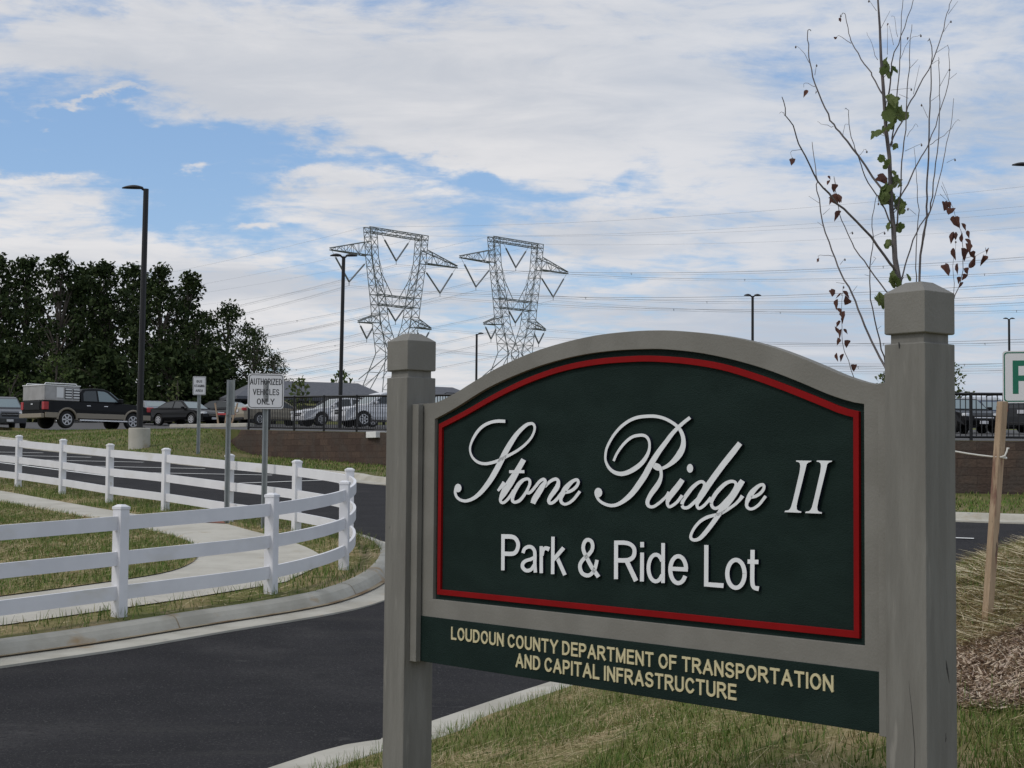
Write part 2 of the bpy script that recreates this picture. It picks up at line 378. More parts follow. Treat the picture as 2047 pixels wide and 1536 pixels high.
# top of the bank and foot of the retaining wall
W_xy = [(-62, 146), (-38, 104), (-21.5, 77.5), (-16.5, 72.0), (-12.2, 64.0), (-9.6, 57.6), (-7.6, 54.4), (-4.0, 50.0), (1, 44.5), (6, 41), (10.5, 39.2), (18, 38.6), (34, 41), (62, 47)]
def wallness(X): return max(0.0, min(1.0, (X+11.2)/2.2))
def LOT(X, Y): return zl(Y) - .024*max(0.0, min(14.0, -X-12.0))*max(0.0, min(1.0, (104-Y)/22.0))
def BANK(X, Y):
    a = dpoly((X, Y), K_xy); b = dpoly((X, Y), W_xy); s = a/(a+b+1e-6)
    z0 = zr(Y)+.12; z1 = LOT(X, Y); t = wallness(X)
    t = t*t*(3-2*t)
    return z0 + (z1-z0)*(s**1.15)*(1-t) - .14*t*min(1.0, s*1.6)
# sign-side lawn
S_xy = [(-3.9, 5.2), (-1.25, 10.74), (-.56, 11.75), (.53, 13.7), (1.7, 15.6), (3.2, 17.2), (5.4, 18.2), (9, 18.7), (20, 18.4), (40, 18.0)]
S_line = [(p.x, p.y) for p in spline([(a, b, 0) for a, b in S_xy], 6)]
def LAWN(X, Y):
    s = dpoly((X, Y), S_line); q_ = .05*s+.06*s*s if s < 2.4 else .4656+.338*(s-2.4)
    q_ = q_ if q_ < .9 else .9+.35*(1-math.exp(-(q_-.9)/.35))
    h = .025 + q_ + .54*math.exp(-((X-3.2)**2/3.2 + (Y-9.4)**2/8.0))
    h += .03*math.sin(X*2.3+Y*1.1)*math.sin(Y*1.7-X)*min(1, s)
    return zr(Y)+h
# traffic island with the white fence
I_px = [(-150, 1336), (-60, 1326), (5, 1317), (195, 1290), (400, 1256), (587, 1226), (681, 1205), (750, 1176), (785, 1145), (790, 1118), (765, 1097), (700, 1078), (620, 1061), (530, 1046), (458, 1033),
        (330, 1009), (220, 993), (127, 976), (38, 962), (-60, 948), (-150, 937)]
I_xy = [(p.x, p.y) for p in spline([(a, b, 0) for a, b in xy(I_px)], 5)]
def ISL(X, Y): return zr(Y)+.14+.05*min(1.0, dpoly((X, Y), I_xy)/1.2)
# base sheet to the horizon
def BASE(X, Y):
    near = min(zr(Y), zl(Y))-.35
    if Y < 8: near = zr(Y)-.35
    t = max(0, min(1, (Y-118)/10)); b = max(0, min(1, (Y-126)/8)); b = b*b*(3-2*b)
    return near*(1-t) + (zl(Y)-.06)*t + b*(.9+1.5*max(0, min(1, (-X-6)/12)))
bm_v = []; bm_f = []
ys = [-40, -20, -5, 0] + [4*i for i in range(1, 30)] + [118+2*i for i in range(16)] + [156, 170, 200, 260, 340, 450, 600, 900, 1500, 2600, 4200]
xs = [-2600, -1200, -600, -300, -160, -90, -60] + list(range(-48, 49, 6)) + [60, 90, 160, 300, 600, 1200, 2600]
for y in ys:
    for x in xs: bm_v.append((x, y, BASE(x, y)))
nx = len(xs)
for j in range(len(ys)-1):
    for i in range(nx-1): bm_f.append((j*nx+i, j*nx+i+1, (j+1)*nx+i+1, (j+1)*nx+i))
mb = MB(); mb.add(bm_v, bm_f); tag(mb.build('ground', M['field']), kind='structure')
# road: everything between the sign lawn and the far kerb
road_poly = list(S_line) + [(60, 18), (60, 36)] + list(reversed(K_xy)) + [(-60, 40), (-25, 16), (-12, 5.2)]
sheet('road', road_poly, ROAD, M['asphalt'], 2.5)
def offset_line(pl, o_, closed=False):
    P = [Vector((p[0], p[1])) for p in pl]; n = len(P); r_ = []
    for i in range(n):
        a = P[i-1] if (closed or i > 0) else P[i]; b = P[(i+1) % n] if (closed or i < n-1) else P[i]; d = (b-a).normalized(); r_.append(tuple(P[i]+Vector((-d.y, d.x))*o_))
    return r_
K_in = offset_line(K_xy, .2); I_in = offset_line(I_xy, .2, True)
sheet('bank_lawn', list(K_in) + list(reversed(W_xy)), BANK, M['bank'], 1.2)
sheet('parking_lot', list(W_xy) + [(80, 60), (120, 129), (-62, 129), (-66, 146)], LOT, M['lot'], 6.0, .03)
mbe = MB(); vs = [(x, y, LOT(x, y)+.03-dz) for x, y in W_xy for dz in (0, 1.3)]; mbe.add(vs, [(2*i, 2*i+1, 2*i+3, 2*i+2) for i in range(len(W_xy)-1)]); tag(mbe.build('lot_edge', M['bank']), kind='structure')
S_near = [p for p in S_line if p[0] < 12]
sheet('lawn', S_near + [(S_near[-1][0], -6), (-3.9, -6)], LAWN, M['soil'], .3)
sheet('lawn', [S_near[-1]]+[p for p in S_line if p[0] >= 12] + [(40, -6), (S_near[-1][0], -6)], LAWN, M['soil'], 2.0)
sheet('island_lawn', I_in, ISL, M['soil'], .6)
kerb('kerb_far', K_xy, ROAD, +1, h=.15)
kerb('kerb_island', I_xy, ROAD, +1, h=.155)
def strip(name, line, o0, o1, dz, side, mt, breaks=None):
    P = [Vector(p) for p in line]; n = len(P); vs = []; fs = []
    for i in range(n):
        d = (P[(i+1) % n]-P[i-1]).normalized(); nn = Vector((-d.y, d.x))*side
        for o_ in (o0, o1):
            q_ = P[i]+nn*o_; vs.append((q_.x, q_.y, zr(P[i].y)+dz))
    fs = [(2*i, 2*i+1, (2*i+3) % (2*n), (2*i+2) % (2*n)) for i in range(n)]
    o = MB().add(vs, fs).build(name, mt); tag(o, kind='structure'); return o
strip('gutter_dirt', I_xy, -.06, .012, .034, +1, M['dirt'])
mj = MB(); acc = 0
for i in range(len(I_xy)-1):
    a, b = Vector(I_xy[i]), Vector(I_xy[i+1]); acc += (b-a).length
    if acc > 3.0:
        acc = 0; d = (b-a).normalized(); nn = Vector((-d.y, d.x)); z_ = zr(a.y)
        ring_ = [(o_, h_) for o_, h_ in ((.003, .031), (.034, .155*.55+.001), (.064, .155*.82+.0015), (.099, .155*.95+.0015), (.14, .157), (.22, .157))]
        vs = [(a.x+nn.x*o_+d.x*t, a.y+nn.y*o_+d.y*t, z_+h_) for o_, h_ in ring_ for t in (-.008, .008)]
        mj.add(vs, [(2*j, 2*j+1, 2*j+3, 2*j+2) for j in range(len(ring_)-1)])
tag(mj.build('kerb_joints', M['dirt']), kind='structure')
kerb('kerb_near', S_line, ROAD, -1, gutter=.34, flat=True)
# pavement on the island and the lawn it encloses
side_px = [(-80, 971), (5, 983), (100, 1000), (225, 1022), (330, 1037), (400, 1041), (445, 1047), (500, 1062), (566, 1079), (625, 1102), (647, 1125), (587, 1157), (556, 1168), (400, 1194), (221, 1221), (5, 1252), (-80, 1263)]
side_xy = [(p.x, p.y) for p in spline([(a, b, 0) for a, b in xy(side_px, ISL)], 4)]
sheet('pavement', side_xy, ISL, M['concrete'], .8, .012)
inner_px = [(-90, 990), (5, 1006), (60, 1016), (125, 1028), (250, 1052), (357, 1078), (392, 1096), (398, 1110), (380, 1130), (320, 1150), (170, 1173), (5, 1195), (-90, 1207)]
inner_xy = [(p.x, p.y) for p in spline([(a, b, 0) for a, b in xy(inner_px, ISL)], 4)]
sheet('inner_lawn', inner_xy, ISL, M['soil'], .8, .024)
tac = xy([(385, 1040), (445, 1044), (452, 1049), (392, 1046)], ISL)
tag(sheet('tactile_paving', tac, ISL, M['tactile'], .8, .022), kind='structure')
# painted lines of the bus bays, each flush strip 4 mm above the asphalt
lines_px = [((-40, 921), (5, 926)), ((5, 926), (212, 952)), ((212, 952), (430, 972)), ((-30, 904), (86, 906)), ((-30, 910), (182, 915)), ((-30, 918), (287, 925)),
            ((45, 930), (410, 938)), ((150, 943.5), (544, 951)), ((425, 969.5), (650, 961)), ((1880, 1076), (1947, 1078.5))]
mbl = MB()
for k, (a, b) in enumerate(lines_px):
    p, q_ = hit(*a, ROAD), hit(*b, ROAD); d = (q_-p); n = max(1, int(d.length/2)); nn = Vector((-d.y, d.x, 0)).normalized()*.065
    vs = []
    for i in range(n+1):
        c = p+d*(i/n)
        for s_ in (-1, 1):
            e = c+nn*s_; vs.append((e.x, e.y, zr(e.y)+.006+.0012*k))
    mbl.add(vs, [(2*i, 2*i+1, 2*i+3, 2*i+2) for i in range(n)])
tag(mbl.build('road_markings', M['white']), kind='structure')
# ------------------------------------------------------------------ the entrance sign
SA, SOX, SOY, SL = .8821, 1.1539, 4.5806, 2.4675
st = Vector((math.cos(SA), -math.sin(SA), 0)); sn = Vector((-math.sin(SA), -math.cos(SA), 0)); so_ = Vector((SOX, SOY, 0))
sgn = empty('entrance_sign', so_ - st*(SL/2) + Vector((0, 0, -1.25)), -SA)
tag(sgn, 'grey framed dark green sign with arched top, red border and white raised script lettering', 'sign')
INV = Matrix.Translation(sgn.location) @ Matrix.Rotation(-SA, 4, 'Z'); INV = INV.inverted()
def loc(u, w_, z): return INV @ (so_ + st*u + sn*w_ + Vector((0, 0, z)))      # u along the sign (0 = right post corner), w towards the viewer
def plane(px, py, w_):                    # sight line -> (u, z) on the sign's plane
    v = ray(px, py); o = so_ + sn*w_; d = o.dot(sn)/v.dot(sn); p = v*d; return (p-so_).dot(st), p.z
PW = .14
def post(u0, ztop, zbot, grp):
    """square post: shaft, neck and a capping block with a chamfered top; u0 = front right corner"""
    cz = ztop
    uc, wc = u0-PW/2, -PW/2
    def sq(h, z): return [loc(uc-h, wc+h, z), loc(uc+h, wc+h, z), loc(uc+h, wc-h, z), loc(uc-h, wc-h, z)]
    def stack(levels):
        mb_ = MB(); vs = []; fs = []
        for h, z in levels: vs += sq(h, z)
        n = len(levels)
        for i in range(n-1):
            for k in range(4): fs.append((i*4+k, i*4+(k+1) % 4, (i+1)*4+(k+1) % 4, (i+1)*4+k))
        fs += [(3, 2, 1, 0), tuple(range(4*n-4, 4*n))]
        mb_.add(vs, fs); return mb_
    h = PW/2
    p = stack([(h, zbot), (h, cz-.1465), (h-.0125, cz-.146), (h-.0125, cz-.116)]).build('post', M['post'], sgn, bevel=.0025)
    stack([(h-.003, cz-.1185), (h, cz-.116), (h, cz), (h-.004, cz+.003), (h*.42, cz+.030), (h*.40, cz+.031)]).build('post_cap', M['frame'], p, bevel=.0015)
    return p
ZC = .5189
pR = post(0.0, ZC, -1.9, 0)
def on_front(px, py): return plane(px, py, 0.0)
def crack(pts, wd, name):
    q_ = [on_front(x, y) for x, y in pts]; L1 = [loc(u-w_, .0006, z) for (u, z), w_ in zip(q_, wd)]; L2 = [loc(u+w_, .0006, z) for (u, z), w_ in zip(q_, wd)]
    n = len(q_); MB().add(L1+L2, [(i, i+1, n+i+1, n+i) for i in range(n-1)]).build(name, M['fixture'], pR)
crack([(1817, 1362), (1819, 1385), (1823, 1420), (1826, 1460), (1829, 1500), (1828, 1560)], [.0002, .0004, .0006, .0009, .0008, .0012], 'crack')
crack([(1797, 684), (1798, 690), (1798, 697)], [.0012, .003, .0015], 'knot')
MB().add([loc(.0006, w_, z) for w_, z in ((-.088, -.515), (-.094, -.53), (-.100, -.556), (-.105, -.585), (-.099, -.566), (-.090, -.54))], [(0, 1, 2, 3, 4, 5)]).build('knot', M['fixture'], pR)
post(-SL, ZC, -2.35, 1)
WP = -.053                                # face of the board
def z10(pts): return [(860+a/2.225, 640+b/2.225) for a, b in pts]
outer_top = [(834, 807), (857, 807), (877, 803.5)] + z10([(60, 352), (120, 320), (180, 282), (300, 212), (450, 145), (600, 98), (750, 66), (900, 50), (1000, 46), (1100, 48), (1250, 62), (1400, 88), (1550, 130), (1700, 188), (1820, 240), (1900, 268), (1960, 283), (2010, 288), (2030, 288)])
open_top = z10([(20, 441), (70, 415), (130, 380), (250, 305), (380, 245), (500, 200), (650, 160), (800, 138), (950, 130), (1050, 131), (1200, 147), (1350, 178), (1500, 222), (1650, 280), (1780, 335), (1880, 366), (1928, 374)])
red_top = z10([(38, 463), (150, 405), (300, 320), (450, 250), (600, 200), (750, 172), (900, 160), (1000, 159), (1150, 170), (1300, 195), (1450, 240), (1600, 295), (1750, 355), (1830, 388), (1905, 407)])
def smoothline(pp, w_, n=4):
    a = [plane(x, y, w_) for x, y in pp]; return [(p.x, p.y) for p in spline([(u, z, 0) for u, z in a], n)]
ot = smoothline(outer_top, WP); op = smoothline(open_top, WP); WG = WP-.016; WR = WG+.010
rt = smoothline(red_top, WR)
_, zst_l = plane(845, 1230, WP); _, zst_r = plane(1760, 1345, WP); zst = (zst_l+zst_r)/2
_, zsb_l = plane(845, 1322, WP); _, zsb_r = plane(1760, 1467, WP); zsb = (zsb_l+zsb_r)/2
zob = (plane(866, 1198, WP)[1]+plane(1729, 1292, WP)[1])/2
uol = (plane(868, 840, WP)[0]+plane(866, 1195, WP)[0])/2; uor = (plane(1726.5, 808, WP)[0]+plane(1729, 1290, WP)[0])/2
uL, uR = -SL+.002, -PW-.002               # board runs from post to post
op = [(uol, op[0][1])] + [p for p in op if uol+.004 < p[0] < uor-.004] + [(uor, op[-1][1])]
ot = [(uL, ot[0][1])] + [p for p in ot if uL+.004 < p[0] < uR-.004] + [(uR, ot[-1][1])]
def resamp(pl, k):
    us = np.linspace(0, 1, k); P = np.array(pl); d = np.r_[0, np.cumsum(np.hypot(*np.diff(P, axis=0).T))]; d /= d[-1]
    return [(float(np.interp(t, d, P[:, 0])), float(np.interp(t, d, P[:, 1]))) for t in us]
def ring(inn, out, w0, w1):
    """closed band between two loops of equal length, from depth w0 (back) to w1 (front)"""
    n = len(inn); vs = [loc(u, w1, z) for u, z in inn] + [loc(u, w1, z) for u, z in out] + [loc(u, w0, z) for u, z in inn] + [loc(u, w0, z) for u, z in out]; fs = []
    for i in range(n):
        j = (i+1) % n
        fs += [(i, j, n+j, n+i), (2*n+i, 3*n+i, 3*n+j, 2*n+j), (i, 2*n+i, 2*n+j, j), (n+i, n+j, 3*n+j, 3*n+i)]
    return MB().add(vs, fs)
NT = 60
inn = resamp(op, NT) + resamp([(uor, op[-1][1]), (uor, zob)], 9)[1:] + resamp([(uor, zob), (uol, zob)], 20)[1:] + resamp([(uol, zob), (uol, op[0][1])], 9)[1:-1]
out = resamp(ot, NT) + resamp([(uR, ot[-1][1]), (uR, zst-.01)], 9)[1:] + resamp([(uR, zst-.01), (uL, zst-.01)], 20)[1:] + resamp([(uL, zst-.01), (uL, ot[0][1])], 9)[1:-1]
ring(inn, out, WP-.034, WP).build('frame', M['frame'], sgn, bevel=.0015)
grow = [(uol-.01, op[0][1])] + op[1:-1] + [(uor+.01, op[-1][1])]
MB().prism([loc(u, WG, z) for u, z in [(uol-.01, zob-.01)] + [(u, z+.012) for u, z in grow] + [(uor+.01, zob-.01)]], -sn*0 + (INV.to_3x3() @ (-sn))*.012).build('panel', M['green'], sgn)
# red border: outer loop and a loop 24 mm inside it
rul = (plane(877, 850, WR)[0]+plane(873.5, 1188, WR)[0])/2; rur = (plane(1716.5, 822, WR)[0]+plane(1717.5, 1274, WR)[0])/2
rzb = (plane(873, 1190, WR)[1]+plane(1717, 1275, WR)[1])/2
rt = [(rul, rt[0][1])] + [p for p in rt if rul+.01 < p[0] < rur-.01] + [(rur, rt[-1][1])]
rt = resamp(rt, 56)
rout = rt + resamp([rt[-1], (rur, rzb)], 9)[1:] + resamp([(rur, rzb), (rul, rzb)], 20)[1:] + resamp([(rul, rzb), rt[0]], 9)[1:-1]
def inset(lp, d):
    n = len(lp); o = []
    for i in range(n):
        a, b, c = Vector(lp[i-1]), Vector(lp[i]), Vector(lp[(i+1) % n])
        e1, e2 = (b-a).normalized(), (c-b).normalized(); n1, n2 = Vector((e1.y, -e1.x)), Vector((e2.y, -e2.x))
        nn = (n1+n2); k = d/max(.35, (1+n1.dot(n2))/2)**1.0
        o.append(tuple(b + nn*.5*k))
    return o
ring(inset(rout, .0205), rout, WG-.002, WR).build('border', M['red'], sgn, bevel=.001)
# lower name board and the cleats against the posts
MB().prism([loc(u, WP+.004, z) for u, z in ((uL, zsb), (uR, zsb), (uR, zst), (uL, zst))], (INV.to_3x3() @ (-sn))*.034).build('name_board', M['green'], sgn, bevel=.0012)
zsh = ot[0][1]
for uc0, uc1 in ((-SL+.001, -SL+.043), (-PW-.043, -PW-.001)):
    for w0, w1 in ((-.025, WP+.0045), (WP-.036, WP-.062)):
        MB().prism([loc(u, w0, z) for u, z in ((uc0, zsb-.002), (uc1, zsb-.002), (uc1, zsh-.004), (uc0, zsh-.004))], (INV.to_3x3() @ sn)*(w1-w0)).build('cleat', M['frame'], sgn, bevel=.0015)
# ---- lettering: strokes traced as centre line + width, laid on the board
class Letters:
    def __init__(s, w0, th): s.mb = MB(); s.w0 = w0; s.th = th; s.k = 0
    def strip(s, Lp, Rp):
        s.k += 1; wf = s.w0+s.th+.00025*(s.k % 9); n = len(Lp)
        vs = [loc(u, wf, z) for u, z in Lp]+[loc(u, wf, z) for u, z in Rp]+[loc(u, s.w0-.001, z) for u, z in Lp]+[loc(u, s.w0-.001, z) for u, z in Rp]; fs = []
        for i in range(n-1):
            fs += [(i, i+1, n+i+1, n+i), (i, 2*n+i, 2*n+i+1, i+1), (n+i, n+i+1, 3*n+i+1, 3*n+i)]
        fs += [(0, n, 3*n, 2*n), (n-1, 3*n-1, 4*n-1, 2*n-1)]
        s.mb.add(vs, fs)
    def stroke(s, pts, org, sc_, n=7):            # pts: (x, y, width) in an enlarged crop of the photograph
        P = spline([(a, b, c) for a, b, c in pts], n) if len(pts) > 2 else [Vector(p) for p in pts]
        Lp, Rp = [], []
        for i, p in enumerate(P):
            d = P[min(i+1, len(P)-1)]-P[max(i-1, 0)]; d = Vector((d.x, d.y)).normalized() if Vector((d.x, d.y)).length > 1e-6 else Vector((1, 0)); nn = Vector((-d.y, d.x))*p.z/2
            for lst, sg in ((Lp, 1), (Rp, -1)):
                lst.append(plane(org[0]+(p.x+nn.x*sg)/sc_, org[1]+(p.y+nn.y*sg)/sc_, s.w0+s.th))
        s.strip(Lp, Rp)
    def poly(s, pts, org, sc_):
        s.k += 1; wf = s.w0+s.th+.00025*(s.k % 9)
        s.mb.prism([loc(*(lambda q_: (q_[0], wf, q_[1]))(plane(org[0]+a/sc_, org[1]+b/sc_, wf))) for a, b in pts], (INV.to_3x3() @ (-sn))*(s.th+.001))
    def ell(s, cx, cy, rx, ry, org, sc_): s.poly([(cx+rx*math.cos(t*math.pi/10), cy+ry*math.sin(t*math.pi/10)) for t in range(20)], org, sc_)
A1, A2, A3, SC = (900, 820), (1180, 810), (1300, 880), 7.311
lt = Letters(WG, .011)
lt.stroke([(805, 165, 46), (700, 162, 48), (600, 178, 46), (500, 222, 46), (420, 290, 44), (350, 390, 40), (305, 490, 32), (290, 570, 28), (305, 650, 30), (350, 720, 36), (420, 768, 42), (510, 785, 44), (600, 772, 46), (700, 740, 46), (800, 690, 46), (900, 640, 42), (1000, 580, 40), (1100, 500, 38), (1180, 410, 36), (1225, 320, 34), (1235, 250, 36), (1215, 207, 40), (1180, 197, 42), (1120, 215, 50), (1040, 280, 58), (960, 370, 66), (880, 490, 76), (810, 610, 80), (760, 710, 80), (710, 810, 80), (650, 920, 80), (590, 1020, 76), (510, 1130, 70), (430, 1220, 62), (340, 1290, 52), (240, 1328, 46), (160, 1318, 42), (100, 1275, 40), (75, 1215, 38), (78, 1160, 40), (95, 1125, 50)], A1, SC)
lt.ell(114, 1140, 50, 62, A1, SC)
lt.stroke([(1076, 724, 76), (980, 890, 84), (890, 1040, 104), (820, 1150, 104), (770, 1240, 84), (737, 1310, 46), (750, 1350, 42), (790, 1350, 42), (850, 1295, 44), (900, 1225, 44), (935, 1170, 50)], A1, SC)
lt.stroke([(864, 902, 44), (1087, 901, 44)], A1, SC); lt.stroke([(700, 1182, 34), (800, 1060, 70)], A1, SC)
lt.stroke([(915, 1290, 50), (925, 1240, 56), (960, 1160, 62), (1010, 1080, 60), (1070, 1025, 50), (1130, 1006, 42), (1165, 1030, 42), (1165, 1090, 42), (1130, 1170, 42), (1080, 1250, 44), (1020, 1320, 48), (950, 1348, 44), (915, 1325, 46), (915, 1288, 50)], A1, SC)
lt.stroke([(1163, 1100, 36), (1130, 1185, 40), (1145, 1214, 44), (1190, 1190, 44), (1250, 1120, 44), (1310, 1045, 46), (1365, 1012, 46), (1392, 1035, 46), (1385, 1085, 60)], A1, SC)
lt.stroke([(1388, 1060, 50), (1345, 1130, 80), (1290, 1220, 86), (1240, 1300, 86), (1213, 1366, 72)], A1, SC)
lt.stroke([(1380, 1125, 40), (1440, 1060, 44), (1500, 1020, 48), (1550, 1010, 48), (1580, 1045, 48), (1565, 1120, 70), (1520, 1190, 70), (1470, 1260, 60), (1440, 1320, 50), (1455, 1360, 46), (1500, 1352, 46), (1560, 1300, 46), (1630, 1210, 46)], A1, SC)
def e_(dx, dy, org):
    lt.stroke([(a+dx, b+dy, c) for a, b, c in [(1615, 1290, 46), (1640, 1230, 70), (1685, 1150, 80), (1740, 1085, 66), (1800, 1035, 50), (1852, 1020, 46), (1873, 1055, 42), (1850, 1110, 46), (1800, 1160, 48), (1740, 1192, 46), (1680, 1205, 44)]], org, SC)
    lt.stroke([(a+dx, b+dy, c) for a, b, c in [(1655, 1205, 70), (1620, 1290, 50), (1625, 1345, 46), (1670, 1376, 42), (1730, 1362, 42), (1800, 1310, 44), (1850, 1250, 44), (1897, 1187, 44)]], org, SC)
e_(0, 0, A1)
lt.stroke([(343, 818, 36), (385, 720, 36), (450, 620, 40), (530, 530, 42), (620, 465, 44), (720, 442, 46), (800, 450, 44), (850, 500, 40), (868, 580, 36), (855, 680, 44), (800, 790, 58), (720, 880, 68), (620, 950, 70), (520, 995, 66), (430, 1005, 62), (340, 975, 52), (270, 910, 44), (228, 820, 34), (223, 740, 34), (240, 640, 36), (290, 530, 38), (360, 420, 40), (460, 310, 44), (580, 225, 46), (700, 180, 48), (830, 164, 48), (960, 166, 48), (1080, 195, 46), (1190, 250, 46), (1280, 320, 48), (1335, 400, 54), (1362, 500, 60), (1355, 610, 78), (1310, 710, 92), (1240, 800, 80), (1160, 870, 60), (1080, 915, 48), (1000, 938, 44), (945, 915, 40), (925, 880, 40)], A2, SC)
lt.stroke([(1462, 183, 50), (1380, 245, 50), (1290, 325, 54), (1200, 420, 60), (1110, 540, 66), (1020, 660, 72), (940, 780, 80), (870, 900, 84), (800, 1030, 86), (720, 1150, 86), (640, 1260, 80), (560, 1345, 74), (470, 1415, 60), (380, 1460, 52), (290, 1468, 48), (200, 1440, 44), (130, 1390, 40), (90, 1320, 40), (95, 1290, 40)], A2, SC)
lt.ell(117, 1280, 57, 70, A2, SC)
lt.stroke([(945, 862, 40), (1000, 893, 60), (1030, 935, 50), (1040, 990, 44), (1038, 1050, 48), (1010, 1130, 66), (960, 1210, 76), (900, 1290, 70), (850, 1380, 60), (840, 1440, 56), (870, 1484, 46), (930, 1484, 44), (1000, 1440, 44), (1060, 1390, 44), (1120, 1330, 44), (1160, 1275, 60)], A2, SC)
lt.stroke([(1352, 1090, 74), (1290, 1180, 84), (1210, 1280, 86), (1150, 1370, 70), (1132, 1440, 46), (1160, 1488, 42), (1220, 1460, 44), (1280, 1410, 44), (1350, 1320, 50)], A2, SC)
lt.ell(1457, 925, 46, 64, A2, SC)
lt.stroke([(462, 940, 50), (480, 880, 56), (540, 790, 60), (610, 700, 58), (690, 630, 50), (750, 608, 46), (793, 640, 44), (780, 700, 46), (740, 780, 50), (700, 850, 50), (620, 930, 50), (550, 985, 48), (490, 990, 46), (462, 955, 46)], A3, SC)
lt.stroke([(1312, 45, 76), (1200, 190, 86), (1080, 340, 86), (960, 500, 86), (860, 640, 88), (770, 770, 96), (705, 880, 76), (682, 950, 46), (710, 998, 44), (770, 970, 44), (830, 910, 44), (890, 840, 50)], A3, SC)
lt.stroke([(893, 920, 50), (902, 880, 56), (960, 780, 60), (1040, 690, 60), (1120, 625, 54), (1200, 603, 46), (1250, 630, 44), (1245, 690, 46), (1180, 800, 50), (1100, 890, 50), (1020, 970, 50), (950, 1000, 46), (905, 970, 46), (894, 925, 46)], A3, SC)
lt.stroke([(1352, 592, 76), (1280, 700, 90), (1200, 820, 100), (1100, 950, 100), (1020, 1060, 80), (960, 1150, 70), (880, 1260, 66), (800, 1360, 64), (720, 1440, 56), (640, 1462, 46), (595, 1430, 44), (602, 1370, 40), (650, 1280, 42), (730, 1190, 46), (830, 1130, 50), (930, 1100, 46), (1040, 1070, 44), (1140, 1010, 44), (1240, 940, 44), (1310, 870, 50), (1350, 815, 60)], A3, SC)
e_(-207, -368, A3)
II = [(565, 228), (905, 235), (890, 255), (830, 275), (795, 310), (775, 400), (600, 1100), (575, 1230), (580, 1300), (610, 1330), (680, 1348), (672, 1375), (310, 1362), (322, 1330), (390, 1322), (430, 1290), (455, 1240), (500, 1080), (640, 480), (655, 350), (645, 290), (610, 262), (562, 255)]
lt.poly(II, (1540, 900), 10.97); lt.poly([(a+453, b+20*(b-228)/1130) for a, b in II], (1540, 900), 10.97)
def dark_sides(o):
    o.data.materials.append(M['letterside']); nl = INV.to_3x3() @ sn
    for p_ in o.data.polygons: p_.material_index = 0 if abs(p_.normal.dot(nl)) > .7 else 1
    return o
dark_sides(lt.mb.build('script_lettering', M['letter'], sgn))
lp = Letters(WG, .009); P1, P2, S1, S2 = (1000, 1050), (1240, 1050), 8.188, 6.823
for pts in ([(46, 148, 56), (43, 740, 56)], [(30, 187, 74), (180, 190, 72), (250, 220, 66), (290, 290, 62), (290, 365, 62), (255, 440, 66), (190, 470, 70), (30, 466, 72)],
            [(374, 458, 54), (400, 390, 56), (460, 355, 60), (520, 365, 58), (562, 420, 56), (570, 500, 56), (568, 640, 56), (578, 778, 56)], [(565, 528, 56), (500, 560, 56), (420, 585, 56), (373, 630, 58), (370, 690, 58), (410, 735, 60), (460, 745, 62), (515, 720, 58), (560, 650, 54)],
            [(675, 345, 54), (675, 786, 56)], [(690, 500, 50), (705, 415, 56), (745, 377, 62), (808, 397, 74)],
            [(869, 190, 56), (863, 803, 56)], [(1045, 370, 66), (875, 570, 62)], [(925, 520, 62), (1058, 818, 62)],
            [(1610, 850, 66), (1500, 690, 66), (1420, 540, 64), (1365, 420, 60), (1362, 330, 58), (1395, 260, 62), (1440, 240, 62), (1490, 265, 60), (1513, 330, 58), (1500, 410, 60), (1440, 490, 64), (1360, 560, 62), (1310, 640, 60), (1310, 720, 62), (1345, 790, 64), (1420, 825, 66), (1490, 800, 62), (1550, 710, 60), (1585, 570, 56)]):
    lp.stroke(pts, P1, S1)
def arc(cx, cy, rx, ry, a0, a1, wd, k=15): return [(cx+rx*math.cos(R(a0+(a1-a0)*i/k)), cy-ry*math.sin(R(a0+(a1-a0)*i/k)), wd) for i in range(k+1)]
for pts in ([(-56, 212, 54), (-58, 737, 54)], [(-70, 240, 58), (70, 242, 58), (150, 270, 54), (193, 330, 54), (185, 420, 56), (130, 470, 60), (50, 482, 60), (-70, 478, 60)], [(85, 480, 60), (218, 762, 64)],
            [(301, 375, 52), (298, 769, 54)], [(302, 230, 52), (302, 303, 52)], [(589, 245, 50), (587, 790, 50)], arc(490, 585, 100, 182, 30, 330, 52), arc(790, 608, 108, 183, 2, 332, 56), [(682, 594, 56), (922, 606, 58)],
            [(1175, 272, 58), (1172, 838, 58)], [(1146, 806, 60), (1410, 826, 64)], arc(1580, 665, 118, 190, 0, 362, 58, 24), [(1808, 338, 58), (1805, 560, 58), (1805, 780, 58), (1828, 850, 56), (1893, 868, 66)], [(1740, 497, 60), (1888, 503, 60)]):
    lp.stroke(pts, P2, S2)
dark_sides(lp.mb.build('lettering', M['letter'], sgn))
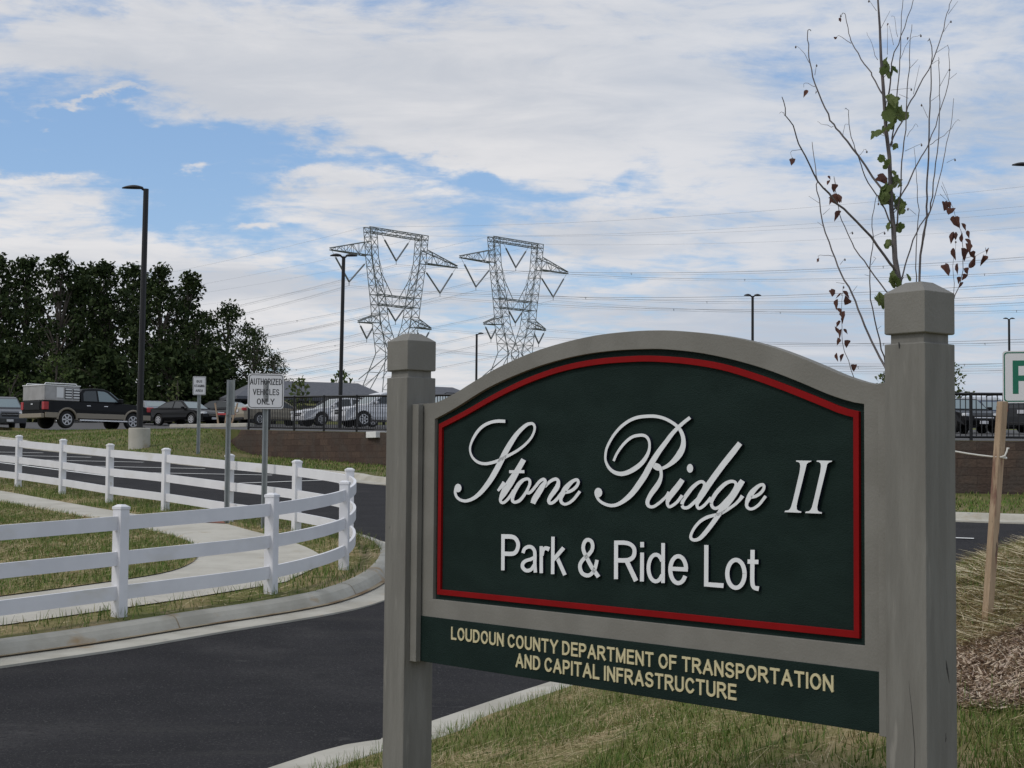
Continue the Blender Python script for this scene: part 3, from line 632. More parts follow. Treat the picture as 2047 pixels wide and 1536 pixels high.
# ---- a plain capital stroke font for the small print
def A_(cx, cy, rx, ry, a0, a1, k=10): return [(cx+rx*math.cos(R(a0+(a1-a0)*i/k)), cy+ry*math.sin(R(a0+(a1-a0)*i/k))) for i in range(k+1)]
FONT = {
 'A': (.62, [[(0, 0), (.31, 1)], [(.31, 1), (.62, 0)], [(.11, .33), (.51, .33)]]), 'B': (.52, [[(0, 0), (0, 1)], [(0, 1), (.28, 1)]+A_(.28, .77, .2, .23, 80, -80, 6)+[(0, .54)], [(0, .54), (.3, .54)]+A_(.3, .27, .22, .27, 80, -80, 6)+[(0, 0)]]),
 'C': (.56, [A_(.29, .5, .29, .5, 40, 320, 16)]), 'D': (.55, [[(0, 0), (0, 1)], [(0, 1), (.2, 1)]+A_(.2, .5, .35, .5, 85, -85, 10)+[(0, 0)]]),
 'E': (.46, [[(0, 0), (0, 1)], [(0, 1), (.46, 1)], [(0, .53), (.42, .53)], [(0, 0), (.47, 0)]]), 'F': (.44, [[(0, 0), (0, 1)], [(0, 1), (.44, 1)], [(0, .52), (.39, .52)]]),
 'G': (.58, [A_(.29, .5, .29, .5, 42, 330, 16), [(.58, .1), (.58, .47), (.32, .47)]]), 'H': (.54, [[(0, 0), (0, 1)], [(.54, 0), (.54, 1)], [(0, .53), (.54, .53)]]),
 'I': (.0, [[(0, 0), (0, 1)]]), 'L': (.43, [[(0, 1), (0, 0)], [(0, 0), (.43, 0)]]), 'M': (.66, [[(0, 0), (0, 1)], [(0, 1), (.33, .05)], [(.33, .05), (.66, 1)], [(.66, 1), (.66, 0)]]),
 'N': (.54, [[(0, 0), (0, 1)], [(0, 1), (.54, 0)], [(.54, 0), (.54, 1)]]), 'O': (.6, [A_(.3, .5, .3, .5, 0, 362, 22)]), 'P': (.5, [[(0, 0), (0, 1)], [(0, 1), (.26, 1)]+A_(.26, .73, .24, .27, 80, -80, 8)+[(0, .46)]]),
 'R': (.56, [[(0, 0), (0, 1)], [(0, 1), (.28, 1)]+A_(.28, .75, .24, .25, 80, -80, 8)+[(0, .5)], [(.26, .5), (.56, 0)]]),
 'S': (.53, [A_(.265, .75, .245, .25, 25, 260, 10)+[(.30, .49)]+A_(.265, .25, .265, .25, 75, -160, 10)]), 'T': (.54, [[(0, 1), (.54, 1)], [(.27, 1), (.27, 0)]]),
 'U': (.54, [[(0, 1), (0, .32)]+A_(.27, .27, .27, .27, 180, 360, 10)+[(.54, .32), (.54, 1)]]), 'V': (.58, [[(0, 1), (.29, 0)], [(.29, 0), (.58, 1)]]),
 'Y': (.6, [[(0, 1), (.3, .45)], [(.6, 1), (.3, .45)], [(.3, .45), (.3, 0)]]), 'Z': (.5, [[(0, 1), (.5, 1)], [(.5, 1), (0, 0)], [(0, 0), (.5, 0)]])}
def text_strokes(txt, width, height, wt, gap=.25, space=.34):
    """centre lines of a line of capitals fitted to width x height; wt = stroke width in metres"""
    x = 0; out = []
    for i, ch in enumerate(txt):
        if ch == ' ': x += space; continue
        gw, ss = FONT[ch]
        for s_ in ss: out.append([(x+a, b) for a, b in s_])
        x += gw+gap
    x -= gap; kx = (width-wt)/x; ky = height-wt
    return [[(wt/2+a*kx, wt/2+b*ky) for a, b in s_] for s_ in out]
def stroke_mesh(mb_, strokes, wt, place, th):
    """place(x, y, w) -> point; strokes get mitred ends at their own tiny height so that no two faces coincide"""
    for k, s_ in enumerate(strokes):
        P = [Vector(p) for p in s_]; n = len(P); Lp, Rp = [], []; closed_end = (n == 2)
        for i in range(n):
            a = (P[i]-P[i-1]).normalized() if i > 0 else None; b = (P[i+1]-P[i]).normalized() if i < n-1 else None
            d = (a+b).normalized() if a is not None and b is not None and (a+b).length > .2 else (b if b is not None else a)
            nn = Vector((-d.y, d.x))*wt/2; c = P[i]
            if i == 0: c = c - d*wt*.5
            if i == n-1: c = c + d*wt*.5
            Lp.append(c+nn); Rp.append(c-nn)
        h = th*(1+.04*(k % 6))
        vs = [place(p.x, p.y, h) for p in Lp]+[place(p.x, p.y, h) for p in Rp]+[place(p.x, p.y, -th*.2) for p in Lp]+[place(p.x, p.y, -th*.2) for p in Rp]; fs = []
        for i in range(n-1): fs += [(i, i+1, n+i+1, n+i), (i, 2*n+i, 2*n+i+1, i+1), (n+i, n+i+1, 3*n+i+1, 3*n+i)]
        fs += [(0, n, 3*n, 2*n), (n-1, 3*n-1, 4*n-1, 2*n-1)]
        mb_.add(vs, fs)
WS = WP+.004
def strip_text(txt, tl, bl, trp, br):
    u0 = (plane(*tl, WS)[0]+plane(*bl, WS)[0])/2; u1 = (plane(*trp, WS)[0]+plane(*br, WS)[0])/2
    z0 = (plane(*bl, WS)[1]+plane(*br, WS)[1])/2; z1 = (plane(*tl, WS)[1]+plane(*trp, WS)[1])/2
    wt = (z1-z0)*.165; m_ = MB()
    stroke_mesh(m_, text_strokes(txt, u1-u0, z1-z0, wt, gap=.27, space=.30), wt, lambda x, y, h: loc(u0+x, WS+h, z0+y), .003)
    m_.build('small_lettering', M['cream'], sgn)
strip_text('LOUDOUN COUNTY DEPARTMENT OF TRANSPORTATION', (903, 1252), (903, 1277), (1667, 1352), (1667, 1386))
strip_text('AND CAPITAL INFRASTRUCTURE', (1032, 1307), (1032, 1335), (1473, 1367), (1473, 1399))
# ------------------------------------------------------------------ white rail fence on the island
FH = 1.16
front_px = [(238, 1233), (541, 1187), (687, 1139)]
fp = [hit(a, b, ISL) for a, b in front_px]
back_px = [(592, 1064), (457, 1043), (330, 1021), (218, 1005), (124, 988), (36, 974)]
bp = [hit(a, b, ISL) for a, b in back_px]
nose = hit(697, 1092, ISL)
posts = [fp[0]+(fp[0]-fp[1])*2.0, fp[0]+(fp[0]-fp[1])*1.0] + fp + [nose] + bp + [bp[-1]+(bp[-1]-bp[-2])*1.0, bp[-1]+(bp[-1]-bp[-2])*2.0]
print('fence', [(round(p.x, 2), round(p.y, 2), round(p.z, 2)) for p in posts], [round((posts[i+1]-posts[i]).length, 2) for i in range(len(posts)-1)])
FH = sum((ray(a, t).z*p.y-p.z) for (a, t), p in zip(((238, 1012), (541, 985), (687, 951)), fp))/3 - .03
fen = empty('rail_fence', fp[0]); tag(fen, 'white three-rail vinyl fence curving round the grass island', 'fence')
fo = Vector(fp[0])
for i, p in enumerate(posts):
    z = ISL(p.x, p.y) if i not in (0, 1, len(posts)-1, len(posts)-2) else zr(p.y)+.17
    p.z = z; a = posts[max(i-1, 0)]; b = posts[min(i+1, len(posts)-1)]; rz = math.atan2(b.y-a.y, b.x-a.x)
    q_ = p-fo
    pp = MB().box((q_.x, q_.y, q_.z+FH/2-.14), (.118, .118, FH+.28-.03), rz).build('post', M['vinyl'], fen, bevel=.006)
    mc = MB(); mc.box((q_.x, q_.y, q_.z+FH-.021), (.130, .130, .03), rz); mc.box((q_.x, q_.y, q_.z+FH+.0035), (.124, .124, .022), rz, .45)
    mc.build('post_cap', M['vinyl'], pp, bevel=.003)
cen = spline([Vector(p) for p in posts], 10)
for i in range(len(posts)-1):
    seg = cen[i*10:i*10+11]
    for hz in (FH*.845, FH*.525, FH*.215):
        m_ = MB(); vs = []; fs = []; n = len(seg)
        for k, p in enumerate(seg):
            d = seg[min(k+1, n-1)]-seg[max(k-1, 0)]; nn = Vector((-d.y, d.x, 0)).normalized()*.0195
            pz = posts[i].z+(posts[i+1].z-posts[i].z)*k/(n-1)+hz
            for sg, dz in ((1, -.07), (1, .07), (-1, .07), (-1, -.07)):
                e = p-fo+nn*sg; vs.append((e.x, e.y, pz-fo.z+dz))
        for k in range(n-1):
            for j in range(4): fs.append((4*k+j, 4*k+(j+1) % 4, 4*k+4+(j+1) % 4, 4*k+4+j))
        fs += [(0, 1, 2, 3), (4*n-4, 4*n-1, 4*n-2, 4*n-3)]
        m_.add(vs, fs).build('rail', M['vinyl'], fen)
# ------------------------------------------------------------------ road signs
def face_dir(p, extra=0.0): return math.atan2(p.x, p.y)*-1+extra     # turn a plate (facing -Y) towards the lens
def upost(mb_, h, wd=.06, z0=-.3, dp=.03):
    t = .006
    for x, y, sx, sy in ((0, 0, wd*.5, t), (-wd*.25, -dp/2, t, dp), (wd*.25, -dp/2, t, dp), (-wd*.38, -dp, wd*.26, t), (wd*.38, -dp, wd*.26, t)):
        mb_.box((x, y, z0+(h-z0)/2), (sx, sy, h-z0))
def plate(parent, wd, ht, zc, y, txts, name='sign_plate', col='signwhite', bcol='signblack', border=.012, rad=.035):
    def rr(w_, h_, r_):
        o = []
        for cx_, cz_, a0 in ((w_/2-r_, h_/2-r_, 0), (-w_/2+r_, h_/2-r_, 90), (-w_/2+r_, -h_/2+r_, 180), (w_/2-r_, -h_/2+r_, 270)):
            o += [(cx_+r_*math.cos(R(a0+k*22.5)), cz_+r_*math.sin(R(a0+k*22.5))) for k in range(5)]
        return o
    o = MB().prism([(a, y, zc+b) for a, b in rr(wd, ht, rad)], (0, .004, 0)).build(name, M[col], parent)
    if border:
        i_ = rr(wd-.03-2*border, ht-.03-2*border, rad*.8); e_l = rr(wd-.03, ht-.03, rad); n = len(i_); vs = []; fs = []
        for yy in (y-.002, y+.001):
            vs += [(a, yy, zc+b) for a, b in i_]+[(a, yy, zc+b) for a, b in e_l]
        for k in range(n): fs.append((k, (k+1) % n, n+(k+1) % n, n+k))
        MB().add(vs, fs).build('sign_border', M[bcol], o)
    for txt, x0, z0, w_, h_, wt in txts:
        m_ = MB(); stroke_mesh(m_, text_strokes(txt, w_, h_, wt, gap=.30), wt, lambda x, yv, h, x0=x0, z0=z0: (x0+x, y-h, zc+z0+yv), .0015)
        m_.build('lettering', M[bcol], o)
    return o
p = hit(527, 1057, ISL); d = p.y
rs = empty('road_sign', p, face_dir(p)); tag(rs, 'white AUTHORIZED VEHICLES ONLY sign on a steel channel post by the white fence', 'road sign')
wd = 71*d/F; zt = ray(530, 748).z*d-p.z; zb = ray(530, 818).z*d-p.z; zc = (zt+zb)/2; ht = zt-zb
m_ = MB(); upost(m_, zt-.03, 11*d/F); m_.build('post', M['galv'], rs)
k = wd/71.0
plate(rs, wd, ht, zc, -.075, [('AUTHORIZED', -31.5*k, 13*k, 63*k, 12.5*k, 1.6*k), ('VEHICLES', -25.5*k, -7.5*k, 52*k, 12*k, 1.6*k), ('ONLY', -17.5*k, -26.5*k, 35*k, 12*k, 1.7*k)], border=.010, rad=.05)
MB().box((0, -.06, zc), (.09, .03, ht*.6)).build('mount', M['galv'], rs)
p = hit(453, 1046, ISL); d = p.y
ps = empty('sign_post', p, face_dir(p)); tag(ps, 'bare galvanised channel post with no plate, left of the AUTHORIZED sign', 'post')
zt = ray(460, 760).z*d-p.z; zm = ray(459, 830).z*d-p.z
m_ = MB(); upost(m_, zm+.1, 10*d/F); m_.build('post', M['galv'], ps)
m_ = MB(); upost(m_, zt, 16*d/F, zm, .045); m_.build('upper_channel', M['galv'], ps).location = (.03, -.02, 0)
p = hit(396, 906, BANK); d = p.y
bs = empty('road_sign', p, face_dir(p)); tag(bs, 'small white BUS STAGING AREA sign on a thin post on the grass bank', 'road sign')
wd = 25.5*d/F; zt = ray(399, 753).z*d-p.z; zb = ray(399, 790).z*d-p.z; zc = (zt+zb)/2; ht = zt-zb; k = wd/25.5
m_ = MB(); upost(m_, zt-.05, 7*d/F); m_.build('post', M['galv'], bs)
plate(bs, wd, ht, zc, -.07, [('BUS', -5.5*k, 6*k, 11*k, 5*k, .9*k), ('STAGING', -10*k, -3*k, 20*k, 5*k, .9*k), ('AREA', -7.2*k, -12.5*k, 14.5*k, 5*k, .9*k)], border=.010, rad=.03)
# green-bordered sign at the frame's right edge
d = 20.5; p = Vector((ray(2064, 1000).x*d, d, 0)); p.z = zr(d)+.0
p = Vector((ray(2066, 900).x*d, d, LAWN(ray(2066, 900).x*d, 18.0)-.35))
gs = empty('road_sign', p, face_dir(p)); tag(gs, 'white sign with green border and large green letter, cut by the right frame edge', 'road sign')
zt = ray(2040, 702).z*d-p.z; zb = ray(2040, 806).z*d-p.z; ht = zt-zb; zc = (zt+zb)/2; k = d/F
m_ = MB(); upost(m_, zt-.03, .07, -1.2); m_.build('post', M['galv'], gs)
gp = plate(gs, 116*k, ht, zc, -.07, [], border=.014, rad=.04, bcol='signgreen')
m_ = MB(); wt = 11*k
stroke_mesh(m_, [[(a*86*k, b*(67*k-wt)) for a, b in s_] for s_ in FONT['P'][1]], wt, lambda x, y, h: (-33*k+x, -.07-h, zc-34*k+wt/2+y), .0015)
m_.build('lettering', M['signgreen'], gp)
# ------------------------------------------------------------------ retaining wall and metal railing
wl = [(p.x, p.y) for p in spline([(a, b, 0) for a, b in W_xy[5:]], 8)]
wl = [(-11.6, 62.5), (-10.6, 60.1)] + wl
wall = empty('retaining_wall', (wl[0][0], wl[0][1], BANK(*wl[0]))); tag(wall, 'brown split-block retaining wall below the black railing', 'wall')
wm = bpy.data.materials.new('split_block'); wm.use_nodes = True; gg = G(wm.node_tree); bb = wm.node_tree.nodes['Principled BSDF']; bb.inputs['Roughness'].default_value = .95; bb.inputs['Specular IOR Level'].default_value = .1
uvn = gg.n('ShaderNodeUVMap'); br = gg.n('ShaderNodeTexBrick'); gg.link(uvn.outputs[0], br.inputs['Vector'])
br.inputs['Scale'].default_value = 1.0; br.inputs['Brick Width'].default_value = .45; br.inputs['Row Height'].default_value = .2; br.inputs['Mortar Size'].default_value = .007; br.inputs['Bias'].default_value = 0
br.inputs['Color1'].default_value = (.070, .050, .042, 1); br.inputs['Color2'].default_value = (.112, .080, .062, 1); br.inputs['Mortar'].default_value = (.066, .049, .041, 1)
nz = gg.noise(uvn.outputs[0], 1.6, 8); nz2 = gg.noise(uvn.outputs[0], 14, 6)
cc = gg.mix(gg.smooth(nz, .42, .66), br.outputs['Color'], (.085, .070, .060, 1)); cc = gg.mix(gg.math('MULTIPLY', gg.smooth(nz2, .4, .7), .5), cc, (.058, .042, .036, 1)); gg.link(cc, bb.inputs['Base Color'])
bp_ = gg.n('ShaderNodeBump'); bp_.inputs['Strength'].default_value = .9; bp_.inputs['Distance'].default_value = .03
hgt = gg.math('SUBTRACT', gg.math('MULTIPLY', nz2, .8), gg.math('MULTIPLY', br.outputs['Fac'], .6)); gg.link(hgt, bp_.inputs['Height']); gg.link(bp_.outputs[0], bb.inputs['Normal'])
def wall_top(x, y, s):
    t = zl(y)+.02
    step = 0.0 if s > 5.4 else (.2 if s > 4.2 else (.40 if s > 3.0 else .60))
    return t-step
vs, fs, uvs = [], [], []; s = 0; prev = None; org = wall.location
for i, (x, y) in enumerate(wl):
    if i: s += math.hypot(x-wl[i-1][0], y-wl[i-1][1])
    a = wl[max(i-1, 0)]; b = wl[min(i+1, len(wl)-1)]; dd = Vector((b[0]-a[0], b[1]-a[1])).normalized(); nn = Vector((-dd.y, dd.x))
    zt_ = wall_top(x, y, s); zb_ = BANK(x, y)-.5
    for o_, z_ in ((-.03, zb_), (-.0, zt_), (.32, zt_), (.32, zb_)):
        vs.append((x+nn.x*o_-org.x, y+nn.y*o_-org.y, z_-org.z)); uvs.append((s+o_, z_))
nW = len(wl)
for i in range(nW-1):
    for j in range(3): fs.append((4*i+j, 4*i+4+j, 4*i+5+j, 4*i+j+1))
fs += [(0, 1, 2, 3), (4*nW-4, 4*nW-1, 4*nW-2, 4*nW-3)]
mb_ = MB(); mb_.add(vs, fs); wo = mb_.build('block_face', wm, wall)
uvl = wo.data.uv_layers.new(name='UVMap')
for lp_ in wo.data.loops: uvl.data[lp_.index].uv = uvs[lp_.vertex_index]
# white block on the wall
p = at(757, 870, 50.6); cb = MB().box((0, 0, 0), (.62, .5, .19)).build('concrete_block', M['white'], bevel=.01); cb.location = (p.x, p.y-.28, p.z)
cb.rotation_euler.z = math.atan2(-6, 4); tag(cb, 'short white concrete block set into the top of the brown wall', 'block')
# drain hole in the wall on the right
# railing
fl = [(p.x, p.y) for p in spline([(a, b, 0) for a, b in W_xy[5:]], 8)]
P = np.array(fl); dd = np.r_[0, np.cumsum(np.hypot(*np.diff(P, axis=0).T))]; tot = dd[-1]
rail = empty('metal_railing', (fl[0][0], fl[0][1], zl(fl[0][1]))); tag(rail, 'black metal picket railing running along the top of the brown wall', 'railing')
ro = Vector(rail.location); RH = 1.15
def fpos(s_):
    x = float(np.interp(s_, dd, P[:, 0])); y = float(np.interp(s_, dd, P[:, 1])); x2 = float(np.interp(s_+.1, dd, P[:, 0])); y2 = float(np.interp(s_+.1, dd, P[:, 1]))
    v = Vector((x2-x, y2-y, 0)).normalized(); nn = Vector((-v.y, v.x, 0))*.16; return Vector((x, y, zl(y)+.02))+nn-ro
s_ = 0.6; sp_ = 1.85; np_ = 0
while s_ < min(tot-3, 46):
    a, b = fpos(s_), fpos(s_+sp_)
    MB().box((a.x, a.y, a.z+RH/2-.05), (.065, .065, RH+.14)).build('post', M['black'], rail)
    m_ = MB(); m_.bar(a+Vector((0, 0, RH-.02)), b+Vector((0, 0, RH-.02)), .036); m_.build('top_rail', M['black'], rail)
    m_ = MB(); m_.bar(a+Vector((0, 0, .10)), b+Vector((0, 0, .10)), .028); m_.build('bottom_rail', M['black'], rail)
    m_ = MB(); n = 15
    for k in range(1, n):
        c = a+(b-a)*(k/n); m_.bar(c+Vector((0, 0, .11)), c+Vector((0, 0, RH-.03)), .0125)
    m_.build('pickets', M['black'], rail)
    s_ += sp_
# short return of the railing running back from the wall's left end
# ------------------------------------------------------------------ lamp posts
def lamp_post(px_top, py_top, d, zbase, heads, label, lean=0.0, head_len=.75, arm=.25, r=.085, basez=None, base_r=.34):
    top = at(px_top, py_top, d); zb_ = zbase
    o = empty('lamp_post', (top.x-lean, d, zb_)); tag(o, label, 'street lamp', 'lamp posts of the car park')
    h = top.z-zb_; b0 = basez or 0.0
    m_ = MB(); m_.tube([(0, 0, b0), (lean, 0, h)], [r*1.08, r*.92], 8); pl = m_.build('pole', M['black'], o)
    if basez:
        m_ = MB(); m_.lathe((0, 0, 0), [(0.001, -.6), (base_r, -.6), (base_r, basez-.02), (base_r-.02, basez), (.001, basez)], 28); m_.build('concrete_base', M['concrete'], o)
        MB().box((0, 0, basez+.02), (.32, .32, .04)).build('base_plate', M['black'], pl)
    for sg in heads:
        m_ = MB(); m_.tube([(lean, 0, h-.10), (lean+sg*arm*.6, 0, h-.02), (lean+sg*arm, 0, h)], [.05, .045, .04], 6); am = m_.build('arm', M['black'], pl)
        m_ = MB(); n = 12; vs = []; fs = []
        for k in range(n+1):
            t = k/n; x = lean+sg*(arm*.75+head_len*t); wd_ = .17*math.sin(math.pi*min(.97, .12+t*.85))**.6; hh = .075*math.sin(math.pi*(.15+.8*t))+.018
            for a_ in range(8):
                th = 2*math.pi*a_/8; vs.append((x, wd_*math.cos(th), h+.02+.02*math.sin(math.pi*t)+hh*math.sin(th)*(1 if math.sin(th) > 0 else .5)))
        for k in range(n):
            for a_ in range(8): fs.append((k*8+a_, k*8+(a_+1) % 8, k*8+8+(a_+1) % 8, k*8+8+a_))
        fs += [tuple(range(8)), tuple(range(n*8, n*8+8))]
        m_.add(vs, fs); m_.build('lamp_head', M['fixture'], am, smooth=True)
    return o
pb = hit(277, 896, BANK); print('pole base', pb)
lamp_post(292, 378, pb.y, pb.z, (-1,), 'tall black lamp post with one arm on a concrete base on the grass bank', lean=(ray(292, 378).x-ray(279, 855).x)*pb.y, basez=pb.y*ray(277, 856).z-pb.z, base_r=21.5*pb.y/F, r=.10, head_len=.70, arm=.14)
lamp_post(687, 513, 72, zl(72), (-1, 1), 'black twin-headed lamp post beside the railing, left of the first pylon', lean=.07, head_len=.5, arm=.13, r=.085)
lamp_post(953, 668, 128, zl(128), (1,), 'small distant lamp post with one head between the two pylons', head_len=.42, arm=.16, r=.09)
lamp_post(1504.5, 592, 100, zl(100), (-1, 1), 'black twin-headed lamp post rising behind the arched sign top', head_len=.43, arm=.13, r=.085)
lamp_post(2017, 638, 146, zl(146), (-1, 1), 'distant twin-headed lamp post above the green-bordered sign', head_len=.42, arm=.14, r=.11)
tp = lamp_post(2068, 332, 58, zl(58), (-1, 1), 'black lamp post whose left head enters at the right frame edge', head_len=.70, arm=.13, r=.09)
# ------------------------------------------------------------------ pylons and power lines
PT = Vector((math.sin(R(41.7)), math.cos(R(41.7)), 0)); PN = Vector((PT.y, -PT.x, 0))
def lattice(mb_, A, B, n, r, r2, cross=False):
    """four-leg lattice column between two square rings A and B (lists of 4 points)"""
    for k in range(4): mb_.bar(A[k], B[k], r)
    for i in range(n):
        for k in range(4):
            j = (k+1) % 4
            a = [A[k].lerp(B[k], i/n), A[j].lerp(B[j], i/n)]; b = [A[k].lerp(B[k], (i+1)/n), A[j].lerp(B[j], (i+1)/n)]
            if cross or (i+k) % 2: mb_.bar(a[0], b[1], r2)
            if cross or not (i+k) % 2: mb_.bar(a[1], b[0], r2)
            if i: mb_.bar(a[0], a[1], r2)
def pylon_mesh(root):
    def V_(u, w_, z): return Vector((u, w_, z))
    rr_, rb = .15, .068
    def ringat(u0, u1, z, hw): return [V_(u0, -hw, z), V_(u1, -hw, z), V_(u1, hw, z), V_(u0, hw, z)]
    # levels: (z, outer u, inner u, half depth)
    lev = [(54.4, 9.75, 7.5, 1.1), (47.6, 8.9, 6.9, 1.15), (43.0, 8.1, 5.9, 1.2), (38.8, 7.3, 4.8, 1.3), (36.5, 6.9, 4.3, 1.35), (32.0, 6.2, 3.5, 1.5), (25.0, 4.7, .35, 1.7)]
    for sg in (-1, 1):
        m_ = MB()
        for (z0, o0, i0, h0), (z1, o1, i1, h1), n in zip(lev[:-1], lev[1:], (3, 2, 2, 1, 2, 3)):
            lattice(m_, ringat(sg*o0, sg*i0, z0, h0), ringat(sg*o1, sg*i1, z1, h1), n, .125, .055, True)
        # knee braces at the foot of the window
        for hw in (-1.25, 1.25):
            m_.bar(V_(sg*6.8, hw, 47.0), V_(sg*5.4, hw, 43.6), rb); m_.bar(V_(sg*6.1, hw, 44.0), V_(sg*2.4, hw, 38.8), .12); m_.bar(V_(sg*4.2, hw, 41.4), V_(sg*4.8, hw, 38.8), rb); m_.bar(V_(sg*4.4, hw, 41.6), V_(sg*5.6, hw, 42.4), rb)
        m_.build('mast', M['pylon'], root)
        m_ = MB()       # splayed leg
        for hw in (-1, 1):
            f1 = V_(sg*8.2, hw*4.2, 18.3); f2 = V_(sg*11.6, hw*6.6, 3.0)
            m_.bar(V_(sg*4.7, hw*1.7, 25), f2, rr_); m_.bar(V_(sg*.35, hw*1.7, 25), V_(sg*8.0, hw*4.0, 18.8), .12); m_.bar(V_(sg*.35, hw*1.7, 25), f2, .13)
            for t in (.2, .4, .6, .8):
                a = V_(sg*4.7, hw*1.7, 25).lerp(f2, t); b = V_(sg*.35, hw*1.7, 25).lerp(f2, t); c = V_(sg*.35, hw*1.7, 25).lerp(f2, max(0, t-.2)); m_.bar(a, b, rb); m_.bar(a, c, rb)
            m_.bar(V_(sg*4.7, -1.7, 25).lerp(V_(sg*11.6, -6.6, 3), .3*(hw+1.6)), V_(sg*4.7, 1.7, 25).lerp(V_(sg*11.6, 6.6, 3), .3*(hw+2.2)), rb)
        m_.build('leg', M['pylon'], root)
        m_ = MB()       # upper arm
        tip = V_(sg*21.1, 0, 47.9)
        rt4 = [V_(sg*9.3, -1.1, 51), V_(sg*8.95, -1.15, 47.7), V_(sg*8.95, 1.15, 47.7), V_(sg*9.3, 1.1, 51)]
        tp4 = [tip+Vector((0, -.2, .35)), tip+Vector((0, -.2, -.1)), tip+Vector((0, .2, -.1)), tip+Vector((0, .2, .35))]
        lattice(m_, rt4, tp4, 6, .13, rb); m_.build('cross_arm', M['pylon'], root)
        m_ = MB(); tip = V_(sg*12.1, 0, 31.9)
        lattice(m_, [V_(sg*6.4, -1.4, 34.0), V_(sg*6.2, -1.5, 32), V_(sg*6.2, 1.5, 32), V_(sg*6.4, 1.4, 34.0)], [tip+Vector((0, -.15, .25)), tip+Vector((0, -.15, -.1)), tip+Vector((0, .15, -.1)), tip+Vector((0, .15, .25))], 4, .12, rb); m_.build('cross_arm', M['pylon'], root)
    m_ = MB(); lattice(m_, [V_(-9.8, -1.0, 54.4), V_(-9.8, -1.0, 53.3), V_(-9.8, 1.0, 53.3), V_(-9.8, 1.0, 54.4)], [V_(9.8, -1.0, 54.4), V_(9.8, -1.0, 53.3), V_(9.8, 1.0, 53.3), V_(9.8, 1.0, 54.4)], 8, .11, .05); m_.build('top_beam', M['pylon'], root)
    m_ = MB(); lattice(m_, [V_(-7.3, -1.3, 38.8), V_(-6.9, -1.35, 36.5), V_(-6.9, 1.35, 36.5), V_(-7.3, 1.3, 38.8)], [V_(7.3, -1.3, 38.8), V_(6.9, -1.35, 36.5), V_(6.9, 1.35, 36.5), V_(7.3, 1.3, 38.8)], 6, .11, .05); m_.build('waist_beam', M['pylon'], root)
    VS = [(-5.0, 53.3, 0, 47.4, 5.0, 53.3), (-20.6, 47.7, -15.1, 41.0, -9.0, 46.8), (9.0, 46.8, 15.1, 41.0, 20.6, 47.7), (-3.2, 36.6, 0, 33.0, 3.2, 36.6), (-11.9, 31.8, -9.3, 28.2, -7.0, 31.4), (7.0, 31.4, 9.3, 28.2, 11.9, 31.8)]
    for a, za, b, zb_, c, zc_ in VS:
        m_ = MB(); B_ = V_(b, 0, zb_)
        for q0 in (V_(a, 0, za), V_(c, 0, zc_)):
            k = q0.lerp(B_, .22); m_.bar(q0, k, .05); m_.bar(k, B_, .21, n=6)
        m_.bar(B_, B_-Vector((0, 0, .9)), .10); m_.build('insulator', M['insul'], root)
    return [(b, zb_-.9) for _, _, b, zb_, _, _ in VS]+[(-9.8, 54.5), (9.8, 54.5)]
c1 = at(792, 520, 390.0); py1 = empty('pylon', (c1.x, 390, 2.7), math.atan2(PT.y, PT.x)); tag(py1, 'steel lattice pylon nearer the camera, left of the two', 'pylon', 'power pylons')
att = pylon_mesh(py1)
c2 = at(1031, 540, 424.0); py2 = copy_tree(py1); py2.location = (c2.x, 424, 0); tag(py2, 'steel lattice pylon farther off, right of the two', 'pylon')
ZP1, ZP2 = 0.0, 0.0
c2z = 5.6; py2.location.z = c2z
for py_o, nm in ((py1, 'left'), (py2, 'right')):
    base = Vector(py_o.location)
    for u, z in att:
        m_ = MB(); gw = z > 54; hgt = {47: 'topmost middle', 40: 'upper', 32: 'lower middle', 27: 'lowest'}
        for off in ((0, 0),) if gw else ((-.24, 0), (.24, .0), (0, -.42)):
            for sgn_, span, zend, sag in ((1, 330, -1.0, 10.5), (-1, 400, 9.0, 15.0)):
                pts = []
                for i in range(29):
                    t = i/28; s2 = t*span; zz = z+zend*t-4*(sag*(.75 if gw else 1))*t*(1-t)
                    q_ = base+PT*(u+off[0])+PN*(sgn_*s2)+Vector((0, 0, zz+off[1])); pts.append(q_)
                m_.tube(pts, 0.018 if gw else .021, 4, cap=False)
                if not gw:
                    for t in (.22, .42, .62, .82):      # spacers
                        i = int(t*28); q_ = pts[i]
                        if off[1] == 0 and off[0] < 0: m_.bar(q_, q_+PT*.48, .05); m_.bar(q_, q_+PT*.24+Vector((0, 0, -.42)), .05)
        o = m_.build('power_line', M['wire'])
        if gw: lab = 'thin ground wire from the %s end of the %s pylon top beam' % ('near' if u < 0 else 'far', nm)
        else:
            lv = 'top' if z > 44 else ('upper' if z > 36 else ('lower' if z > 30 and abs(u) < 1 else ('lowest')))
            sd_ = 'middle' if abs(u) < 1 else ('left' if u < 0 else 'right')
            lab = '%s %s conductor bundle strung through the %s pylon' % (lv, sd_, nm)
        tag(o, lab, 'power line', 'power lines on the pylons')
